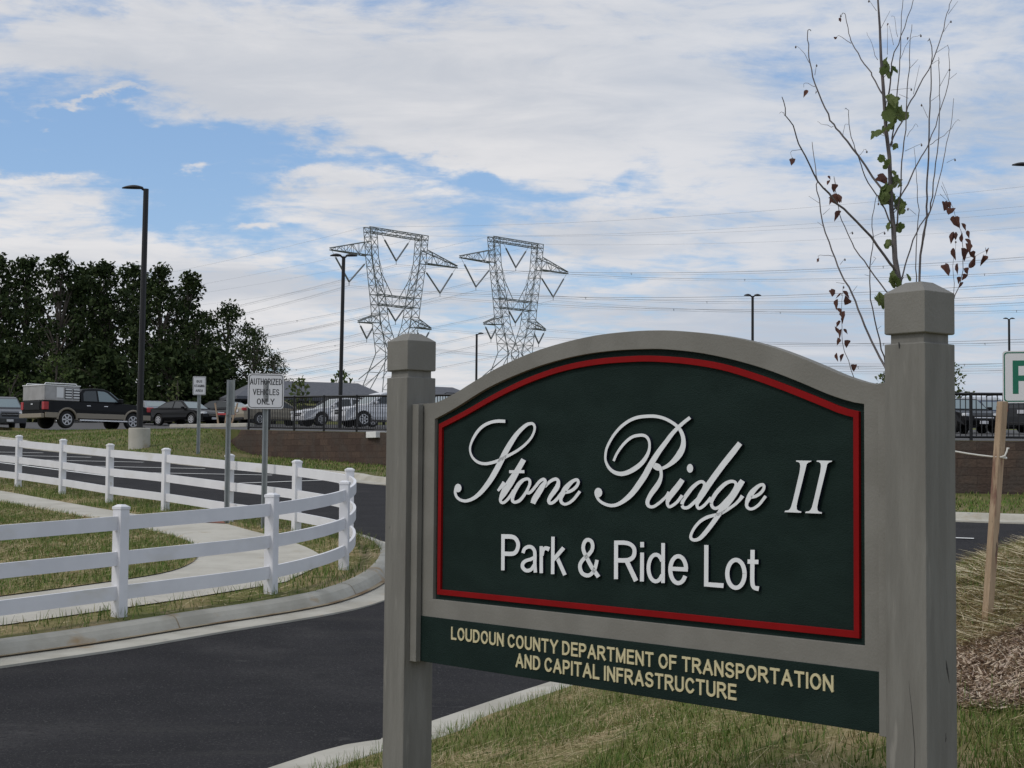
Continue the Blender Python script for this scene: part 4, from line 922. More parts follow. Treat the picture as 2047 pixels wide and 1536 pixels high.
# ------------------------------------------------------------------ trees
def cards(centres, rad, per, size, rs, flat=.75):
    """leaf clumps: many small quads scattered in clumps; returns verts, faces"""
    V = []; nrng = np.random.default_rng(rs)
    for c, r_ in zip(centres, rad):
        n = int(per*(r_**2)) + 6
        d = nrng.normal(size=(n, 3)); d /= np.linalg.norm(d, axis=1)[:, None]; rr_ = r_*nrng.random(n)**.45
        p_ = np.array(c)[None]+d*rr_[:, None]*np.array([1, 1, flat])
        a = nrng.normal(size=(n, 3)); a /= np.linalg.norm(a, axis=1)[:, None]; b = np.cross(a, nrng.normal(size=(n, 3))); b /= np.linalg.norm(b, axis=1)[:, None]
        s_ = size*(.55+.9*nrng.random(n))[:, None]
        V.append(np.stack([p_-a*s_, p_-b*s_*.55, p_+a*s_, p_+b*s_*.6], axis=1).reshape(-1, 3))
    V = np.concatenate(V); return V
def card_obj(name, V, mt, parent, k=4):
    me = bpy.data.meshes.new(name); n = len(V)//k
    me.vertices.add(len(V)); me.vertices.foreach_set('co', V.astype(np.float32).ravel())
    me.loops.add(n*k); me.loops.foreach_set('vertex_index', np.arange(n*k, dtype=np.int32)); me.polygons.add(n)
    me.polygons.foreach_set('loop_start', np.arange(0, n*k, k, dtype=np.int32)); me.polygons.foreach_set('loop_total', np.full(n, k, dtype=np.int32))
    me.update(calc_edges=True); me.materials.append(mt); o = bpy.data.objects.new(name, me); C.objects.link(o)
    if parent is not None: o.parent = parent
    return o
def tree(px, py_top, d, wpx, label, group, leaf='dark_leaf', zb_=None, bare=.28, clumps=46, per=26, size=.23, seed=1, name='tree', spread=.55, cr_=1.25):
    r_ = random.Random(seed); x = ray(px, 800).x*d; z0 = zl(d) if zb_ is None else zb_; h = ray(px, py_top).z*d-z0; W_ = wpx*d/F/2
    o = empty(name, (x, d, z0)); tag(o, label, 'tree', group)
    m_ = MB(); lean = r_.uniform(-.3, .3)
    tr_ = [(lean*t*t*2+.15*math.sin(t*5+seed), 0, h*t*.93) for t in [i/7 for i in range(8)]]
    m_.tube(tr_, [max(.03, h*.017*(1-.85*i/7)) for i in range(8)], 7); cs = []; rad = []
    for i in range(clumps):
        t = bare+(1-bare)*(i+.5)/clumps; prof = math.sin(math.pi*min(1, (t-bare)/(1-bare)*.80+.20))**.7
        a = r_.uniform(0, 2*math.pi); rr_ = W_*prof*(.25+.75*r_.random()**.6); zz = h*min(.965, t*.97+r_.uniform(-.03, .03))
        c = (lean+rr_*math.cos(a), rr_*math.sin(a)*.9, zz); cs.append(c); rad.append(cr_*h/15*r_.uniform(.55, 1.15))
        if i % 2 == 0:
            k = min(7, int(t*.8*7)); s0 = Vector(tr_[k]); m_.tube([s0, s0.lerp(Vector(c), .5)+Vector((0, 0, .2)), Vector(c)], [h*.006, h*.004, h*.0015], 5)
    m_.build('trunk', M['trunk'], o)
    card_obj('crown', cards(cs, rad, per, size*h/15, seed), M[leaf], o); return o
GT = 'dark trees along the edge of the car park'
TL = [(-12, 505, 134, 150, 'tallest dark tree, cut by the left frame edge'), (45, 512, 138, 130, 'dark tree second from the left frame edge'), (112, 508, 130, 150, 'dark round-topped tree above the silver box on the pickup'),
      (160, 530, 146, 120, 'dark tree filling the gap behind the round-topped one'), (212, 520, 132, 140, 'dark broad tree left of the tall lamp post'), (262, 528, 143, 110, 'dark tree directly behind the tall lamp post'),
      (322, 530, 130, 120, 'dark open-crowned tree right of the tall lamp post with sky gaps'), (368, 545, 136, 90, 'slim ragged tree at the right shoulder of the tall wood'), (396, 640, 128, 80, 'lower dark tree below the ragged one'),
      (458, 606, 134, 150, 'separate dark tree with a leaning crown behind the BUS STAGING sign'), (508, 655, 126, 110, 'shorter dark tree stepping down beside the shelter'), (548, 702, 124, 90, 'last low dark tree of the wood, above the AUTHORIZED sign')]
for i, (px, py, d, wp, lab) in enumerate(TL):
    tree(px, py, d, wp*1.18, lab, GT, seed=i*7+3, bare=.10, clumps=120 if py < 600 else 110, per=62, size=.20, cr_=1.02 if py < 600 else 1.5)
# understorey in front of the trunks
for i, (px, py, d, wp, lab) in enumerate([(20, 690, 120, 150, 'low dark bush at the foot of the leftmost trees'), (190, 680, 124, 190, 'wide dark bush under the wood behind the pickup'), (330, 690, 121, 170, 'dark bush under the wood behind the parked sedans'), (430, 700, 123, 140, 'dark bush behind the BUS STAGING sign')]):
    tree(px, py, d, wp, lab, 'bushes under the dark trees', seed=91+i, bare=.0, clumps=90, per=45, size=.55, cr_=2.6, name='bush')
tree(112, 706, 113, 95, 'lighter green young tree behind the silver pickup box', 'young trees in the car park', leaf='mid_leaf', seed=41, bare=.12, clumps=36, per=26, size=.42, cr_=2.1, name='young_tree')
tree(20, 740, 110, 80, 'lighter green young tree near the left frame edge', 'young trees in the car park', leaf='mid_leaf', seed=46, bare=.12, clumps=30, per=26, size=.45, cr_=2.4, name='young_tree')
tree(348, 752, 108, 28, 'thin yellow-green sapling behind the black sedan', 'young trees in the car park', leaf='pale_leaf', seed=42, bare=.15, clumps=14, per=24, size=.6, cr_=1.4, name='young_tree')
tree(606, 756, 96, 42, 'small light green tree in front of the shelter roof', 'young trees in the car park', leaf='pale_leaf', seed=43, bare=.30, clumps=20, per=30, size=.7, cr_=2.0, name='young_tree')
tree(682, 740, 170, 62, 'distant tree top showing over the shelter roof', 'young trees in the car park', leaf='mid_leaf', seed=44, bare=.2, clumps=30, per=20, size=.5, cr_=1.8, name='young_tree')
tree(1905, 716, 98, 84, 'feathery light green tree behind the right sign post', 'young trees in the car park', leaf='pale_leaf', seed=45, bare=.1, clumps=40, per=16, size=.45, cr_=1.6, name='young_tree')
tree(1768, 738, 102, 56, 'pale tree top between the sign arch and the right post', 'young trees in the car park', leaf='pale_leaf', seed=47, bare=.1, clumps=26, per=14, size=.45, cr_=1.5, name='young_tree')
# ------------------------------------------------------------------ shelters
def shelter(pl, prr, z_e, z_r, dl, dr, label, depth=5.0):
    a = at(pl, 780, dl); b = at(prr, 790, dr); a.z = b.z = 0; v = (b-a); Lh = v.length; rz = math.atan2(v.y, v.x)
    g0 = min(zl(dl), zl(dr)); o = empty('bus_shelter', (a.x, a.y, g0), rz); tag(o, label, 'shelter', 'shelters in the car park')
    e, r_ = z_e-g0, z_r-g0; ov = .0; hip = depth*.42
    A_0 = [(0, 0, e), (Lh, 0, e), (Lh, depth, e), (0, depth, e), (hip, depth/2, r_), (Lh-hip, depth/2, r_)]
    MB().add(A_0+[(x, y, e-.22) for x, y, z in A_0[:4]], [(0, 1, 5, 4), (1, 2, 5), (2, 3, 4, 5), (3, 0, 4), (0, 6, 7, 1), (1, 7, 8, 2), (2, 8, 9, 3), (3, 9, 6, 0), (6, 9, 8, 7)]).build('roof', M['roof'], o)
    n = max(2, int(Lh/3.2))
    for i in range(n+1):
        for y in (.5, depth-.5):
            m_ = MB(); m_.box((.35+(Lh-.7)*i/n, y, (e-.2)/2), (.14, .14, e-.2)); m_.build('pillar', M['black'], o)
    MB().box((Lh/2, depth*.62, (e-.6)/2+.3), (Lh*.86, .05, e-.9)).build('back_screen', mat('screen_glass', (.10, .115, .11), .2), o)
    return o
dl, dr = 116.0, 121.0
shelter(474, 792, 148/F*116, 181/F*118, dl, dr, 'long low shelter with dark hipped shingle roof behind the railing')
shelter(818, 985, 143/F*122, 172/F*124, 122, 126, 'second dark roofed shelter showing right of the left sign post')
# ------------------------------------------------------------------ vehicles
def extr(outline, wf):
    """side outline (x, z) loop extruded across the width; wf(x, z) = half width"""
    n = len(outline); vs = [(x, wf(x, z), z) for x, z in outline]+[(x, wf(x, z)-.07, z-(.0)) for x, z in outline]
    vs = [(x, -wf(x, z), z) for x, z in outline]+[(x, wf(x, z), z) for x, z in outline]
    return MB().add(vs, [tuple(range(n-1, -1, -1)), tuple(range(n, 2*n))]+[(i, (i+1) % n, n+(i+1) % n, n+i) for i in range(n)])
def arch(xc, r_, z0, n=9): return [(xc+r_*math.cos(math.pi*(1-k/n)), max(z0, .33+r_*math.sin(math.pi*(1-k/n)))) for k in range(n+1)]
def wheel(root, x, y, r_, wd, sg):
    m_ = MB(); m_.lathe((x, y, r_), [(r_*.62, -wd/2), (r_*.90, -wd/2), (r_, -wd*.32), (r_, wd*.32), (r_*.90, wd/2), (r_*.62, wd/2)], 24, axis='y'); wh = m_.build('wheel', M['tyre'], root, smooth=False)
    m_ = MB(); yo = y+sg*wd*.36; m_.lathe((x, yo, r_), [(.001, -.01), (r_*.64, -.01), (r_*.64, .01), (.001, .01)], 20, axis='y'); m_.build('wheel_well', M['trimblack'], wh)
    m_ = MB(); yo = y+sg*wd*.44; m_.lathe((x, yo, r_), [(r_*.55, -.02), (r_*.64, -.02), (r_*.64, .02), (r_*.55, .02), (r_*.55, -.02)], 20, axis='y')
    for k in range(6):
        t = 2*math.pi*k/6; m_.box((x+r_*.3*math.cos(t), yo, r_+r_*.3*math.sin(t)), (.0, 0, 0)); m_.v = m_.v[:-8]; m_.f = m_.f[:-6]
        c, s_ = math.cos(t), math.sin(t); hw = r_*.085; m_.prism([(x+c*r_*.08-s_*hw, yo-.015, r_+s_*r_*.08+c*hw), (x+c*r_*.58-s_*hw, yo-.015, r_+s_*r_*.58+c*hw), (x+c*r_*.58+s_*hw, yo-.015, r_+s_*r_*.58-c*hw), (x+c*r_*.08+s_*hw, yo-.015, r_+s_*r_*.08-c*hw)], (0, .03, 0))
    m_.build('rim', M['rim'], wh)
def car(kind, pcol, loc_, heading, label, name='parked_car', glass='glass', roofrack=False):
    o = empty(name, loc_, heading); tag(o, label, 'car', 'cars in the car park')
    if kind == 'sedan':
        Lc, Wc, r_ = 2.42, .91, .335; xf, xr = 1.45, -1.42
        top = [(-2.42, .62), (-2.38, .93), (-2.25, 1.02), (-1.7, 1.05), (-.6, .99), (1.0, .95), (1.6, .88), (2.1, .79), (2.36, .66), (2.42, .48)]
        gh = [(-1.78, 1.03), (-1.08, 1.38), (-.55, 1.445), (0, 1.455), (.35, 1.42), (1.12, .94)]; wtop = .60
    else:
        Lc, Wc, r_ = 2.35, .94, .365; xf, xr = 1.42, -1.38
        top = [(-2.32, .66), (-2.32, 1.02), (-2.26, 1.14), (-1.5, 1.13), (0, 1.08), (1.05, 1.06), (1.7, .99), (2.16, .88), (2.33, .72), (2.37, .50)]
        gh = [(-2.24, 1.12), (-1.95, 1.56), (-1.6, 1.67), (-.6, 1.73), (.05, 1.70), (.4, 1.62), (1.2, 1.06)]; wtop = .70
    ra = r_+.055; z0 = .24
    bot = [(Lc-.06, .26)]+[(x, z) for x, z in reversed(arch(xf, ra, z0))]+[(x, z) for x, z in reversed(arch(xr, ra, z0))]+[(-Lc+.06, .28)]
    body = top+bot
    def wf(x, z):
        w_ = Wc*(1-.10*max(0, (abs(x)-1.5)/(Lc-1.5))**2)
        if z > .78: w_ *= 1-.10*min(1, (z-.78)/.35)
        if z < .42: w_ *= 1-.06*(.42-z)/.2
        return w_
    bd = extr(body, wf).build('body', paint(*pcol), o, bevel=.035)
    zt0, zt1 = gh[0][1], max(z for _, z in gh); zb0 = min(z for _, z in gh)
    def wg(x, z): t = max(0, min(1, (z-zb0)/(zt1-zb0))); return (Wc*.90)*(1-t)+wtop*t
    extr(gh, wg).build('cabin', paint(*pcol), o, bevel=.03)
    # glazing laid just proud of the cabin
    n = len(gh); cx_ = sum(x for x, _ in gh)/n; czz = (zb0+zt1)/2
    def shrink(x, z): return (cx_+(x-cx_)*.86, zb0+.05+(z-zb0)*.80)
    mid = -.28 if kind == 'sedan' else -.2
    sh = [shrink(x, z) for x, z in gh]
    def clip(poly, keep_right, xm):
        out = []
        for i in range(len(poly)):
            a, b = poly[i-1], poly[i]; ia, ib = ((a[0] > xm) == keep_right), ((b[0] > xm) == keep_right)
            if ia != ib: t = (xm-a[0])/(b[0]-a[0]); out.append((xm, a[1]+t*(b[1]-a[1])))
            if ib: out.append(b)
        return out
    for sg in (-1, 1):
        for kr, xm in ((True, mid+.05), (False, mid-.05)):
            pl = clip(sh, kr, xm)
            if len(pl) > 2: MB().prism([(x, sg*(wg(x, z)+.012), z) for x, z in pl], (0, -sg*.02, 0)).build('side_window', M[glass], o)
    def pane(a, b, nm, gl):
        (xa, za), (xb, zb_2) = a, b; q0 = (xa+(xb-xa)*.1, za+(zb_2-za)*.1); q1 = (xa+(xb-xa)*.9, za+(zb_2-za)*.9); dd_ = Vector((xb-xa, 0, zb_2-za)).normalized(); nn = Vector((dd_.z, 0, -dd_.x))
        if (nn.x > 0) != (xa > 0): nn = -nn
        w0, w1 = wg(*q0)-.08, wg(*q1)-.06
        MB().prism([Vector((q0[0], -w0, q0[1]))+nn*.012, Vector((q0[0], w0, q0[1]))+nn*.012, Vector((q1[0], w1, q1[1]))+nn*.012, Vector((q1[0], -w1, q1[1]))+nn*.012], -nn*.02).build(nm, M[gl], o)
    pane(gh[-1], gh[-2], 'windshield', 'glasspale'); pane(gh[0], gh[1], 'rear_window', 'glasspale' if kind == 'sedan' else glass)
    for x in (xf, xr):
        for sg in (-1, 1): wheel(o, x, sg*(Wc-.115), r_, .22, sg)
    for sg in (-1, 1):
        MB().box((Lc-.16, sg*(Wc-.26), .70 if kind == 'sedan' else .80), (.26, .36, .13), -sg*.45).build('headlight', M['lamp_clear'], o, bevel=.03)
        MB().box((-Lc+.10, sg*(Wc-.24), .88 if kind == 'sedan' else 1.02), (.22, .36, .17 if kind == 'sedan' else .34), sg*.25).build('taillight', M['lamp_red'], o, bevel=.03)
        mr = MB().box((.78, sg*(Wc+.05), 1.02 if kind == 'sedan' else 1.16), (.14, .20, .13)).build('wing_mirror', paint(*pcol), o, bevel=.03)
    MB().box((Lc-.03, 0, .58 if kind == 'sedan' else .70), (.08, .86, .16 if kind == 'sedan' else .22)).build('grille', M['trimblack'], o, bevel=.02)
    MB().box((Lc+.005, 0, .585 if kind == 'sedan' else .71), (.03, .80, .03)).build('grille_bar', M['chrome'], o)
    MB().box((Lc-.02, 0, .40), (.07, .34, .12)).build('licence_plate', M['plate'], o)
    MB().box((-Lc-.005, 0, .80 if kind == 'sedan' else .86), (.04, .36, .15)).build('licence_plate', M['plate'], o)
    MB().box((-Lc+.02, 0, .36), (.10, 1.5, .13)).build('bumper', M['trimblack'], o, bevel=.02)
    if roofrack:
        for sg in (-1, 1): m_ = MB(); m_.tube([(-1.7, sg*.62, 1.70), (-1.6, sg*.62, 1.80), (-.1, sg*.62, 1.82), (.05, sg*.62, 1.74)], .025, 5); m_.build('roof_rail', M['black'], o)
    return o
def lotpos(px, d): x = ray(px, 850).x*d; return (x, d, LOT(x, d)+.035)
RG = ('charcoal_grey', (.085, .09, .10)); BK = ('black', (.0035, .0035, .0042)); BG = ('beige', (.30, .265, .205)); WH = ('white', (.62, .63, .65)); SV = ('silver', (.36, .38, .40)); BL = ('dark_blue', (.030, .042, .085)); GR = ('mid_grey', (.20, .22, .25)); DG = ('dark_grey', (.045, .047, .05))
car('suv', RG, lotpos(2, 86), R(-62), 'grey pickup-like car facing the camera beside the left frame edge', glass='glasspale')
car('sedan', GR, lotpos(300, 101), R(118), 'grey sedan seen from behind beside the tall lamp post')
car('sedan', BK, lotpos(372, 96), R(-38), 'black sedan with its bright headlights turned towards the camera')
car('sedan', DG, lotpos(440, 99), R(150), 'dark sedan behind the three wooden stakes')
car('sedan', BG, lotpos(548, 94), R(38), 'beige sedan seen from behind, red lights beside the railing end')
car('suv', DG, lotpos(672, 96), R(165), 'dark grey car whose roof shows above the white sedan')
car('sedan', WH, lotpos(680, 84), R(-148), 'white sedan behind the railing, nose to the left')
car('suv', WH, lotpos(765, 79), R(-150), 'white hatchback behind the railing against the left sign post')
car('suv', SV, lotpos(900, 84), R(-150), 'silver car roof showing between the left post and the arch', roofrack=True)
car('suv', SV, lotpos(1947, 82), R(92), 'silver car with a dark roof farthest back behind the right railing', roofrack=True)
car('sedan', BK, lotpos(1918, 68), R(-82), 'black car half hidden by the right sign post')
car('sedan', BL, lotpos(1972, 73), R(-70), 'dark blue sedan facing the camera behind the right railing')
car('suv', DG, lotpos(2044, 70), R(72), 'dark car with a red tail light behind the wooden stake')
# black pickup truck
TP = hit(175, 858, LOT); tx = lotpos(176, 78)
tk = empty('pickup_truck', tx, R(47)); tag(tk, 'black crew-cab pickup with tan lower trim, seen from behind', 'pickup truck')
xf, xr, r_, Wt = 1.85, -1.75, .41, .99; ra = r_+.08
lowz = .42
body = [(-2.95, .62), (-2.97, .9), (-2.95, 1.26), (-1.05, 1.26), (-1.05, 1.24), (1.15, 1.22), (1.35, 1.24), (2.35, 1.16), (2.75, 1.05), (2.9, .85), (2.92, .55), (2.85, .45)]
body += [(x, z+.08) for x, z in reversed(arch(xf, ra, .37))]+[(x, z+.08) for x, z in reversed(arch(xr, ra, .37))]+[(-2.9, .47)]
extr(body, lambda x, z: Wt*(1-.05*max(0, (abs(x)-2.2)/.7)**2)*(1-.04*max(0, z-.9)/.35)).build('body', paint(*BK), tk, bevel=.03)
gh = [(-1.02, 1.24), (-.96, 1.70), (-.8, 1.86), (-.2, 1.92), (.35, 1.90), (.6, 1.82), (1.3, 1.22)]
def wg(x, z): t = max(0, min(1, (z-1.22)/.7)); return .95*(1-t)+.74*t
extr(gh, wg).build('cab', paint(*BK), tk, bevel=.03)
for sg in (-1, 1):
    for pl, gl in ([[(-.86, 1.30), (-.82, 1.66), (-.70, 1.77), (-.12, 1.80), (-.12, 1.30)], 'glass'], [[(-.02, 1.30), (-.02, 1.80), (.34, 1.78), (.50, 1.72), (1.02, 1.30)], 'glasspale']):
        MB().prism([(x, sg*(wg(x, z)+.012), z) for x, z in pl], (0, -sg*.02, 0)).build('side_window', M[gl], tk)
    for x in (-.32, .62): MB().box((x-.30, sg*(Wt-.005), 1.08), (.20, .05, .035)).build('door_handle', M['chrome'], tk)
    for x0, x1 in ((-2.9, xr-ra-.01), (xr+ra+.01, xf-ra-.01), (xf+ra+.01, 2.82)):
        MB().box(((x0+x1)/2, sg*(Wt-.004), .60), (x1-x0, .05, .24)).build('tan_cladding', M['tan'], tk, bevel=.012)
    for xc in (xf, xr):
        m_ = MB(); pts = [(xc+(ra+.02)*math.cos(math.pi*k/14), sg*(Wt+.005), .41+(ra+.02)*math.sin(math.pi*k/14)) for k in range(15)]; m_.tube(pts, .05, 6); m_.build('wheel_arch', M['tan'], tk)
        wheel(tk, xc, sg*(Wt-.14), r_, .27, sg)
    MB().box((-2.86, sg*(Wt-.08), 1.02), (.24, .22, .36)).build('taillight', M['lamp_red'], tk, bevel=.02)
    MB().box((2.74, sg*(Wt-.16), .98), (.22, .26, .2)).build('headlight', M['lamp_red' if sg < 0 else 'lamp_clear'], tk, bevel=.02)
    MB().box((1.05, sg*(Wt+.12), 1.34), (.14, .24, .22)).build('wing_mirror', paint(*BK), tk, bevel=.03)
    MB().box((.2, sg*(Wt-.02), .40), (2.6, .14, .06)).build('running_board', M['chrome'], tk)
MB().box((-3.0, 0, .56), (.18, 1.9, .20)).build('bumper', M['tan'], tk, bevel=.02)
MB().box((-2.975, 0, 1.02), (.04, 1.3, .40)).build('tailgate', paint(*BK), tk, bevel=.015)
MB().box((-3.0, .0, 1.10), (.03, .16, .06)).build('tailgate_badge', M['chrome'], tk)
MB().prism([(.71, -.70, 1.76), (.71, .70, 1.76), (1.29, .86, 1.28), (1.29, -.86, 1.28)], (.02, 0, .02)).build('windshield', M['glasspale'], tk)
# aluminium dog box on the bed
bx = empty('dog_box', Vector(tx)+Matrix.Rotation(R(47), 3, 'Z') @ Vector((-2.0, 0, 1.27)), R(47)); tag(bx, 'aluminium dog box with louvred doors sitting on the pickup bed', 'dog box')
MB().box((0, 0, .34), (1.86, 1.86, .68)).build('box_body', M['alu'], bx, bevel=.02)
MB().box((0, 0, .70), (1.92, 1.92, .05)).build('lid', M['alulight'], bx, bevel=.01)
m_ = MB()
for sg in (-1, 1): m_.tube([(-.85, sg*.8, .72), (-.8, sg*.8, .80), (.8, sg*.8, .80), (.85, sg*.8, .72)], .022, 6)
m_.build('roof_rail', M['alulight'], bx)
for sg in (-1, 1):
    MB().box((-.12, sg*.935, .38), (.36, .02, .48)).build('hatch', M['alulight'], bx)
    for xc in (.32, .74):
        dr_ = MB().box((xc, sg*.935, .34), (.36, .02, .5)).build('louvre_door', M['louvre'], bx); m_ = MB()
        for k in range(4): m_.box((xc, sg*.95, .16+.125*k), (.32, .03, .062))
        m_.build('louvre_slats', M['alulight'], dr_)
    MB().box((-.62, sg*.935, .34), (.52, .02, .56)).build('hatch', M['alu'], bx)
# staked young tree bed: kerb, stakes with ribbon
kb = [lotpos(346, 88), lotpos(500, 84)]
m_ = MB(); a, b = Vector(kb[0]), Vector(kb[1]); m_.box(((a.x+b.x)/2, (a.y+b.y)/2, (a.z+b.z)/2+.06), ((b-a).length, .5, .20), math.atan2(b.y-a.y, b.x-a.x)); o = m_.build('kerb_planter', M['concrete'], bevel=.03); tag(o, kind='structure')
for i, (p0, p1, lab) in enumerate((((437, 847), (430, 806), 'left wooden stake leaning inwards in the planting bed'), ((450, 848), (455, 812), 'thin middle wooden stake with a red ribbon in the planting bed'), ((462, 849), (475, 806), 'right wooden stake leaning outwards in the planting bed'))):
    d = 85.6; A_2, B_2 = at(*p0, d), at(*p1, d); m_ = MB(); m_.bar(Vector((0, 0, -.1)), B_2-A_2, .045); o = m_.build('tree_stake', M['stake']); o.location = A_2; tag(o, lab, 'stake', 'stakes in the planting bed')
    if i == 1: MB().box((0.06, 0, .52), (.95, .02, .10)).build('ribbon', M['tape'], o)
# ------------------------------------------------------------------ foreground sapling, its stake and tie
TD = 8.1
sapb = Vector((ray(1842, 1240).x*TD, TD, 0)); sapb.z = LAWN(sapb.x, sapb.y)-.03
sap = empty('sapling', sapb); tag(sap, 'staked bare sapling with a few green and brown leaves behind the right sign post', 'tree')
def za(p): return (1540+p[0]/3.657, p[1]/3.657)
def zb(p): return (1540+p[0]/3.657, 380+p[1]/3.657)
def tpt(pxy, dd_): return at(pxy[0], pxy[1], dd_)-sapb
trunk_px = [(1842, 1240), (1832, 1000), (1815, 760)] + [zb(p) for p in ((935, 640), (910, 500), (900, 280))] + [za(p) for p in ((885, 1536), (878, 1380), (870, 1150), (845, 950), (825, 640), (808, 420), (800, 200), (790, 60), (778, -120), (765, -420))]
mt_ = MB(); mt_.tube([tpt(p, TD) for p in trunk_px], [.019, .017, .0155, .0145, .0135, .0125, .0115, .0110, .0102, .0095, .0085, .0072, .006, .005, .0042, .002], 7)
mt_.build('trunk', M['bark'], sap, smooth=True)
B_ = lambda *p: [zb(q) for q in p]
A0 = lambda *p: [za(q) for q in p]
br_list = [  # (points from the trunk outwards, start radius, depth drift)
 (A0((820, 690), (765, 600), (735, 530), (660, 430), (600, 320), (570, 250), (548, 120), (535, 96), (515, 108)), .0042, .35), (A0((590, 318), (500, 265), (478, 282)), .0018, .4),
 (B_((905, 580), (880, 540), (740, 345), (640, 240), (490, 95), (405, 0))+A0((390, 1380), (320, 1270), (225, 1090), (180, 960), (120, 840), (85, 710)), .0075, -.5), (A0((225, 1095), (150, 1105), (160, 1150)), .0016, -.5), (A0((115, 850), (90, 822), (66, 830)), .0015, -.5),
 (A0((885, 1480), (800, 1370), (640, 1140), (530, 1000), (460, 915), (400, 790), (330, 620), (290, 465), (280, 330), (280, 225), (296, 228)), .0062, .25), (A0((285, 460), (230, 360), (185, 335)), .0018, .3), (A0((325, 635), (255, 605), (245, 640)), .0016, .3), (A0((460, 925), (395, 915), (345, 890)), .0016, .3), (A0((325, 550), (338, 470)), .0015, .3),
 (B_((880, 245), (830, 130), (780, 40))+A0((770, 1420), (690, 1290), (650, 1170), (605, 1050), (575, 910), (570, 810), (545, 800)), .0042, -.2), (A0((530, 1000), (545, 915), (570, 912)), .0015, .2), (A0((645, 1140), (690, 1095), (705, 1100)), .0013, 0),
 (B_((870, 1340), (830, 1270), (740, 1110), (665, 930), (600, 760), (520, 610), (450, 440), (385, 240), (340, 0))+A0((340, 1310), (320, 1200), (305, 1040)), .0065, .5), (B_((540, 685), (480, 676)), .0015, .5), (B_((460, 485), (360, 478), (350, 505)), .0016, .5), (B_((385, 265), (345, 235)), .0014, .5), (B_((385, 180), (435, 135)), .0014, .5), (B_((510, 545), (545, 500)), .0012, .5), (B_((600, 745), (635, 700)), .0012, .5), (B_((355, 95), (280, 45)), .0012, .5),
 (B_((850, 1330), (825, 1220), (780, 1020), (735, 800), (725, 620), (740, 420), (745, 200), (775, 40))+A0((790, 1480),), .0042, -.4), (B_((725, 630), (690, 620)), .0012, -.4), (B_((735, 550), (765, 500), (750, 490)), .0012, -.4), (B_((745, 345), (835, 305)), .0012, -.4), (B_((780, 1020), (810, 995)), .0012, -.4),
 (B_((880, 800), (845, 740), (720, 570), (630, 450), (585, 360), (520, 220), (490, 90), (478, 0))+A0((465, 1290),), .0042, .15), (B_((580, 320), (600, 305)), .0012, .15),
 (B_((950, 700), (965, 640), (1000, 500), (1070, 310), (1140, 190))+A0((1180, 1500), (1250, 1240), (1290, 1050), (1320, 930), (1340, 720)), .0045, .45), (B_((1060, 850), (1065, 640), (1068, 430), (1078, 150), (1070, 0))+A0((1070, 1280), (1050, 1080)), .0032, -.45), (B_((1065, 180), (1005, 130)), .0012, -.4),
 (B_((1085, 900), (1095, 640), (1110, 400), (1140, 190), (1145, 0))+A0((1155, 1150), (1160, 870), (1175, 650), (1180, 480), (1172, 292), (1150, 302)), .0065, .2), (B_((1110, 400), (1160, 150), (1190, 0))+A0((1210, 1200), (1235, 900), (1240, 680), (1235, 480), (1230, 420)), .004, -.3),
 (A0((880, 1060), (900, 1000), (1010, 790), (1080, 640), (1190, 440), (1250, 270), (1290, 100), (1320, 0), (1345, -120)), .0045, .35), (B_((925, 260), (940, 100), (955, 0))+A0((960, 1180), (985, 950), (1005, 640), (1015, 480), (1020, 330), (1035, 180)), .0045, -.3), (A0((880, 1070), (900, 950), (930, 650), (945, 440), (955, 270), (965, 50), (968, -60)), .0040, .1), (A0((865, 690), (880, 540), (900, 430), (950, 270), (1030, 60), (1060, -60)), .0042, -.2),
 (A0((900, 1536), (940, 1470), (1030, 1290), (1100, 1150), (1160, 1050), (1230, 850), (1300, 620), (1310, 450), (1295, 330)), .0045, .4), (A0((1170, 1060), (1240, 1010), (1320, 940), (1370, 880), (1385, 886)), .0018, .4), (A0((1290, 1190), (1350, 1160)), .0012, .3), (A0((1020, 500), (1080, 435)), .0013, -.3), (A0((1175, 740), (1235, 695)), .0013, .2), (A0((1150, 860), (1105, 760)), .0014, .2), (A0((1180, 470), (1230, 440), (1232, 470)), .0013, .2), (A0((1215, 385), (1300, 330)), .0013, .3), (A0((1265, 235), (1320, 150)), .0013, .3), (A0((1300, 105), (1370, 10)), .0014, .3), (A0((930, 270), (905, 130), (885, 122)), .0013, .1), (A0((950, 430), (1010, 300), (1100, 252)), .0013, -.2), (A0((805, 215), (875, 80)), .0013, .1), (A0((785, 440), (740, 330), (705, 235)), .0016, .1), (A0((775, 80), (720, 0)), .0014, .1), (A0((900, 330), (870, 190)), .0013, .1), (A0((855, 400), (857, 190)), .0013, .1), (A0((985, 1105), (1105, 1050)), .0012, -.2), (A0((1000, 1000), (1060, 910), (1078, 930)), .0013, -.2), (A0((1310, 580), (1365, 535)), .0012, .3), (A0((1240, 630), (1310, 500)), .0012, -.2), (A0((1250, 1360), (1310, 1480)), .0012, .3), (A0((1010, 720), (940, 690)), .0011, 0), (A0((880, 660), (1030, 645)), .0011, 0), (A0((1045, 690), (1090, 480)), .0013, .2),
 (B_((1330, 900), (1345, 770), (1390, 680), (1410, 530), (1400, 380), (1380, 260), (1310, 80), (1255, -60)), .0028, .3), (B_((1325, 900), (1335, 740), (1340, 560), (1355, 370)), .0022, .1), (B_((1410, 500), (1500, 480), (1580, 440)), .0014, .3), (B_((1240, 30), (1310, 95)), .0012, .3),
 (B_((640, 1420), (615, 1370), (540, 1180), (525, 1000), (525, 800), (535, 700)), .0024, -.2), (B_((425, 60), (480, 0))+A0((470, 1300),), .0014, .2)]
mb_ = MB(); tips = []
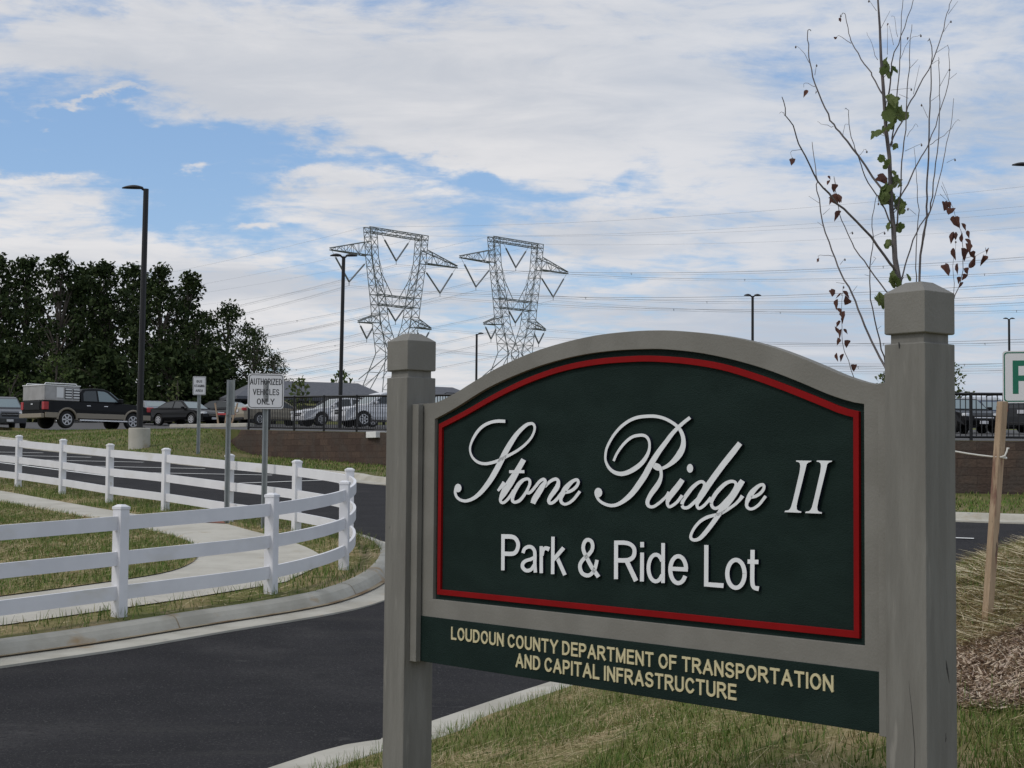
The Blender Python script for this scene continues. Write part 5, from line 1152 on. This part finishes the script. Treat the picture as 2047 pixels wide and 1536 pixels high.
for pts, r0, drift in br_list:
    n = len(pts); P = [tpt(p, TD+drift*i/max(1, n-1)) for i, p in enumerate(pts)]
    P = spline(P, 3) if n > 2 else P; k = len(P)
    P = [q_ if i in (0, k-1) else q_+Vector((rnd.gauss(0, .0022), rnd.gauss(0, .004), rnd.gauss(0, .0022))) for i, q_ in enumerate(P)]
    mb_.tube(P, [max(.0008, r0*(1-.72*i/(k-1))) for i in range(k)], 5); tips.append(P[-1])
mb_.build('branches', M['bark'], sap, smooth=True)
mb_ = MB()
for i, t in enumerate(tips):
    if i % 3 == 0:
        mb_.lathe(t+Vector((0, 0, -.008)), [(.0005, -.007), (.0045, -.003), (.004, .003), (.0005, .007)], 6)
mb_.build('buds', M['bark'], sap)
def leaf_obj(name, items, mt, seed, droop, parent=sap):
    """lobed leaves: (centre, size); each leaf is a folded outline of eleven points"""
    r_ = random.Random(seed); m_ = MB()
    for c, s_ in items:
        lobes = [(0, -.46, 0), (.20, -.50, .04), (.34, -.40, .07), (.44, -.26, .10), (.43, -.10, .10), (.53, .06, .13), (.42, .14, .10), (.40, .28, .09), (.24, .32, .05), (.14, .46, .03), (0, .58, 0)]
        lobes += [(-a_, b_, c_) for a_, b_, c_ in reversed(lobes[1:-1])]
        if droop > .5: lobes = [(0, -.5, 0), (.22, -.42, .06), (.42, -.22, .12), (.40, -.02, .12), (.26, .18, .07), (.14, .40, .04), (0, .62, 0), (-.16, .38, .05), (-.30, .20, .07), (-.46, -.02, .12), (-.40, -.24, .11), (-.2, -.42, .05)]
        rot = Matrix.Rotation(r_.uniform(-3.1, 3.1), 3, 'Z') @ Matrix.Rotation(r_.uniform(.7, 1.7), 3, 'X') @ Matrix.Rotation(r_.uniform(-.5, .5) + (math.pi if r_.random() < droop else 0), 3, 'Z')
        fold = r_.uniform(.6, 3.0)*(2.4 if droop > .5 else 1.0)
        wx = .55 if droop > .5 else 1.0
        vs = [Vector(c)+rot @ (Vector((x*wx, y, z*fold+r_.uniform(-.02, .02)))*s_) for x, y, z in lobes]; mid = Vector(c)+rot @ (Vector((0, 0, -.03*fold))*s_)
        m_.add([mid]+vs, [(0, 1+i, 1+(i+1) % len(vs)) for i in range(len(vs))])
    return m_.build(name, mt, parent, recalc=False)
gl = [(za(p), s) for p, s in (((835, 475), .115), ((820, 500), .09), ((850, 545), .075), ((905, 515), .07), ((870, 745), .12), ((905, 790), .13), ((955, 830), .12), ((865, 850), .11), ((900, 870), .10), ((910, 730), .075), ((885, 930), .08), ((825, 965), .095), ((790, 975), .08), ((740, 995), .055), ((915, 1075), .055), ((825, 1180), .09), ((860, 1195), .07), ((915, 1330), .10), ((950, 1340), .07), ((835, 1385), .095), ((870, 1395), .09), ((850, 1450), .10), ((900, 1270), .05), ((815, 1430), .07))]
gl += [(zb(p), s) for p, s in (((945, 110), .10), ((960, 140), .09), ((945, 80), .06), ((870, 270), .07), ((945, 275), .08), ((915, 295), .06), ((900, 360), .07), ((860, 390), .065), ((845, 412), .05), ((895, 640), .10), ((915, 670), .10), ((890, 690), .08), ((1005, 642), .06), ((800, 800), .10), ((815, 830), .08), ((790, 780), .06), ((850, 30), .10), ((880, 60), .08), ((830, 70), .07))]
rr = random.Random(5)
items = []; stalk = MB()
tk_pts = [tpt(p, TD) for p in trunk_px]
for p, s in gl:
    for q_ in range(2):
        c = tpt((p[0]+rr.uniform(-5, 5)*q_, p[1]+rr.uniform(-7, 7)*q_), TD+rr.uniform(-.07, .07)); items.append((c, s*(.66 if q_ == 0 else .46)))
        near = min((a.lerp(b, max(0, min(1, (c-a).dot(b-a)/(b-a).length_squared))) for a, b in zip(tk_pts[:-1], tk_pts[1:])), key=lambda v: (v-c).length)
        stalk.tube([near+Vector((0, 0, -.02)), near.lerp(c, .6)+Vector((0, 0, .008)), c], [.0016, .0012, .001], 4)
stalk.build('leaf_stalks', M['bark'], sap)
leaf_obj('green_leaves', items, M['sap_leaf'], 3, .45)
dl_ = [(za(p), s) for p, s in (((258, 685), .065), ((170, 1185), .05), ((515, 145), .035), ((332, 682), .032), ((840, 1305), .09), ((430, 1300), .035), ((455, 1375), .055), ((425, 1338), .04), ((458, 1470), .075), ((505, 1450), .06), ((1300, 1505), .05), ((1000, 285), .022), ((858, 182), .022), ((480, 282), .02))]
dl_ += [(zb(p), s) for p, s in (((455, 75), .07), ((505, 60), .06), ((495, 190), .085), ((1290, 130), .065), ((1325, 160), .06), ((1345, 245), .095), ((1410, 270), .055), ((1330, 345), .08), ((1355, 340), .06), ((1400, 350), .06), ((1445, 325), .055), ((1445, 385), .07), ((1345, 465), .08), ((1405, 470), .09), ((1440, 425), .07), ((1475, 530), .085), ((1545, 515), .075), ((1580, 455), .05), ((1470, 480), .05), ((1305, 585), .085), ((1370, 575), .08), ((1425, 595), .045), ((1425, 640), .05), ((1385, 660), .05), ((1397, 695), .05),
                              ((465, 755), .055), ((500, 775), .05), ((552, 765), .065), ((545, 810), .06), ((490, 835), .07), ((505, 890), .06), ((540, 915), .055), ((500, 980), .055), ((530, 960), .04), ((485, 1025), .05), ((515, 1050), .065), ((548, 1035), .045), ((490, 1105), .05), ((548, 1125), .05), ((490, 1220), .06), ((525, 1225), .06), ((600, 1305), .06), ((350, 515), .03))]
leaf_obj('brown_leaves', [(tpt(p, TD+rr.uniform(-.05, .05)), s*.74) for p, s in dl_], M['dead_leaf'], 9, .9)
# stake
sb = hit(1973, 1247, LAWN); print('stake', sb, 'sapling', sapb)
stt = at(2004, 803, sb.y+.02)
stake = MB(); dv = (stt-sb)
stake.box((0, 0, 0), (.001, .001, .001)); stake.v = []; stake.f = []
hw = .5*20*sb.y/F; n_ = Vector((0, 1, 0)); vs = []
for t in (-.15, 0, .25, .5, .75, 1.0):
    c = dv*t
    for a, b in ((-1, -1), (1, -1), (1, 1), (-1, 1)):
        X, Y = a*hw*math.cos(.5)-b*hw*math.sin(.5), a*hw*math.sin(.5)+b*hw*math.cos(.5); vs.append((c.x+X*.8, c.y+Y*.8, c.z))
stake.add(vs, [(3, 2, 1, 0), (20, 21, 22, 23)]+[(4*i+k, 4*i+(k+1) % 4, 4*i+4+(k+1) % 4, 4*i+4+k) for i in range(5) for k in range(4)])
stake = stake.build('tree_stake', M['stake'], bevel=.003); stake.location = sb; tag(stake, 'leaning square wooden stake standing in mulch right of the sign', 'stake')
tie = MB(); k0 = at(2000, 915, sb.y+.02); k1 = at(1826, 882, TD)
tie.tube([k1+(k0-k1)*(i/8)+Vector((0, 0, -.012*math.sin(math.pi*i/8))) for i in range(9)], .0042, 6)
tie.tube([k0+Vector((hw*1.15*math.cos(t), hw*1.15*math.sin(t), .004*math.sin(2*t))) for t in [2*math.pi*i/14 for i in range(15)]], .0045, 6)
tie.tube([k0+Vector((-.01, -hw*1.2, 0)), k0+Vector((.012, -hw*1.3, .008)), k0+Vector((.022, -hw*1.2, .03)), k0+Vector((.026, -hw*1.1, .045)), k0+Vector((.034, -hw*1.1, .043))], .005, 6)
tie.tube([k1+Vector((.016*math.cos(t), .016*math.sin(t), 0)) for t in [2*math.pi*i/10 for i in range(11)]], .004, 6)
tag(tie.build('rope', M['rope'], smooth=True), 'white cord tying the sapling to the leaning wooden stake', 'rope')
# ------------------------------------------------------------------ ground cover
def scatter(poly, zf, n, seed, hmin, hmax, wd, lying=0.0, off=0.0, mask=None):
    """thin bent blades (two triangles each as one quad strip), returned as quads"""
    r_ = np.random.default_rng(seed); xs_ = [p[0] for p in poly]; ys_ = [p[1] for p in poly]; out = []; tries = 0
    pts = []
    while len(pts) < n and tries < n*6:
        x, y = r_.uniform(min(xs_), max(xs_)), r_.uniform(min(ys_), max(ys_)); tries += 1
        if inside((x, y), poly) and (mask is None or mask(x, y, r_)): pts.append((x, y, zf(x, y)+off))
    if not pts: return np.zeros((0, 3))
    Pp = np.array(pts); k = len(Pp); th = r_.uniform(0, 2*math.pi, k); h = r_.uniform(hmin, hmax, k)
    if lying > 0:
        d = np.stack([np.cos(th), np.sin(th), r_.uniform(-.05, .35, k)*lying+.03], 1); side = np.stack([-np.sin(th), np.cos(th), (r_.uniform(-.4, .6, k) if lying < .8 else r_.uniform(.0, 1.0, k))], 1)
    else:
        ln = r_.uniform(.1, .75, k); d = np.stack([np.cos(th)*ln, np.sin(th)*ln, np.ones(k)], 1); t2 = th+r_.uniform(.8, 2.3, k); side = np.stack([np.cos(t2), np.sin(t2), 0*t2], 1)
    side /= np.linalg.norm(side, axis=1)[:, None]; w_ = wd*r_.uniform(.6, 1.3, k)[:, None]
    a = Pp-side*w_/2; b = Pp+side*w_/2; tip = Pp+d*h[:, None]; c = tip+side*w_*.12; e = tip-side*w_*.12
    return np.stack([a, b, c, e], 1).reshape(-1, 3)
def vn(x, y, s): return math.sin(x*s+1.3)*math.sin(y*s*.9+.7)+.6*math.sin(x*s*2.1-y*s*1.7+2)
near_lawn = [(-3.2, 5.4), (-1.4, 10.3), (-.75, 11.35), (.35, 13.3), (1.5, 15.2), (3.1, 16.8), (5.2, 17.8), (7.5, 18.1), (7.5, 12), (4.0, 3.5), (.8, 3.5)]
front = [(-2.9, 6.5), (-1.42, 10.2), (-.58, 11.45), (.52, 13.4), (1.6, 15.0), (3.1, 11), (2.0, 4.4), (.6, 4.2)]
rightp = [(1.6, 5.0), (1.9, 8), (2.4, 13), (4.6, 15.5), (5.5, 14), (3.0, 6), (2.2, 4.6)]
MU = (2.62, 7.0)
def in_mulch(x, y): return ((x-MU[0])/.95)**2+((y-MU[1])/.62)**2 < 1
gm = lambda x, y, r_: not in_mulch(x, y) and r_.random() < .55+.4*vn(x, y, 1.9)
Vg = np.concatenate([scatter(front, LAWN, 2600, 21, .05, .115, .0048, mask=lambda x, y, r_: r_.random() < .3+.8*vn(x, y, 2.7)), scatter([(a-.16, b) for a, b in front[1:5]]+[(a+.12, b) for a, b in reversed(front[1:5])], LAWN, 2600, 22, .03, .09, .0048), scatter(front, LAWN, 62000, 1, .018, .050, .0052, mask=gm), scatter(rightp, LAWN, 24000, 2, .02, .065, .0042, mask=gm)])
tag(card_obj('grass', Vg, M['grass'], None), kind='stuff')
sm = lambda x, y, r_: not in_mulch(x, y) and r_.random() < (.75 if x > 1.75 else .45)-.4*vn(x, y, 1.9)
Vs = np.concatenate([scatter(front, LAWN, 17000, 3, .05, .20, .0032, lying=1.0, off=.012, mask=sm), scatter(rightp, LAWN, 26000, 4, .05, .24, .0036, lying=1.0, off=.012, mask=sm)])
hay = [(1.9, 6.6), (2.1, 9), (2.7, 12), (4.4, 12.5), (4.6, 9), (3.6, 7)]
Vh = scatter(hay, LAWN, 17000, 14, .05, .24, .0075, lying=.7, off=.02, mask=lambda x, y, r_: not in_mulch(x, y) and r_.random() < .65+.5*vn(x, y, 1.4))
tag(card_obj('dry_straw', Vh, M['hay'], None), kind='stuff')
crest = [(2.5, 9.3), (2.9, 12.5), (5.0, 13.5), (5.5, 10.5), (4.0, 9.6)]
tag(card_obj('grass', scatter(crest, LAWN, 16000, 15, .03, .085, .006, mask=lambda x, y, r_: r_.random() < .5+.5*vn(x, y, 1.1)), M['grass'], None), kind='stuff')
tag(card_obj('dry_straw', Vs, M['straw'], None), kind='stuff')
mul = [(MU[0]+1.0*math.cos(t*.3), MU[1]+.70*math.sin(t*.3)) for t in range(21)]
hb = [(2.0, 7.0), (2.15, 8.2), (2.55, 9.6), (3.3, 10.0), (4.2, 9.8), (4.2, 8.6), (3.6, 7.4), (2.9, 7.0)]
sheet('straw_bed', [(p.x, p.y) for p in spline([(a, b, 0) for a, b in hb], 3, True)], LAWN, M['strawbed'], .1, .003)
sheet('mulch_bed', [(MU[0]+(a-MU[0])*.93*(1+.05*math.sin(i*2.1)), MU[1]+(b-MU[1])*.9*(1+.09*math.sin(i*1.7))) for i, (a, b) in enumerate(mul)][:-1], LAWN, M['soilmulch'], .1, .008)
Vm = scatter(mul, LAWN, 17000, 6, .015, .06, .011, lying=1.6, off=.02)
tag(card_obj('mulch', Vm, M['mulch'], None), kind='stuff')
# island grass: the strips along the kerb, and the inner lawn
def strip_mask(x, y, r_): return not inside((x, y), side_xy) and r_.random() < .6+.4*vn(x, y, 1.3)
isl_near = list(I_in)
Vi = np.concatenate([scatter(isl_near, ISL, 26000, 7, .04, .13, .010, mask=strip_mask), scatter(inner_xy, ISL, 20000, 8, .03, .08, .010, off=.02, mask=lambda x, y, r_: r_.random() < .55+.4*vn(x, y, .9))])
tag(card_obj('grass', Vi, M['grass'], None), kind='stuff')
Vj = np.concatenate([scatter(isl_near, ISL, 8000, 9, .08, .25, .008, lying=1.0, off=.02, mask=lambda x, y, r_: not inside((x, y), side_xy) and r_.random() < .5-.5*vn(x, y, 1.3)), scatter(inner_xy, ISL, 7000, 10, .08, .22, .008, lying=1.0, off=.03, mask=lambda x, y, r_: r_.random() < .5-.5*vn(x, y, .9))])
tag(card_obj('dry_straw', Vj, M['straw'], None), kind='stuff')
bank_poly = list(K_in)+list(reversed(W_xy))
bank_vis = [p for p in bank_poly if -26 < p[0] < 22 and p[1] < 84]
Vb = scatter(bank_vis, BANK, 34000, 11, .03, .085, .028, mask=lambda x, y, r_: r_.random() < .6+.4*vn(x, y, .5))
tag(card_obj('grass', Vb, M['grass'], None), kind='stuff')
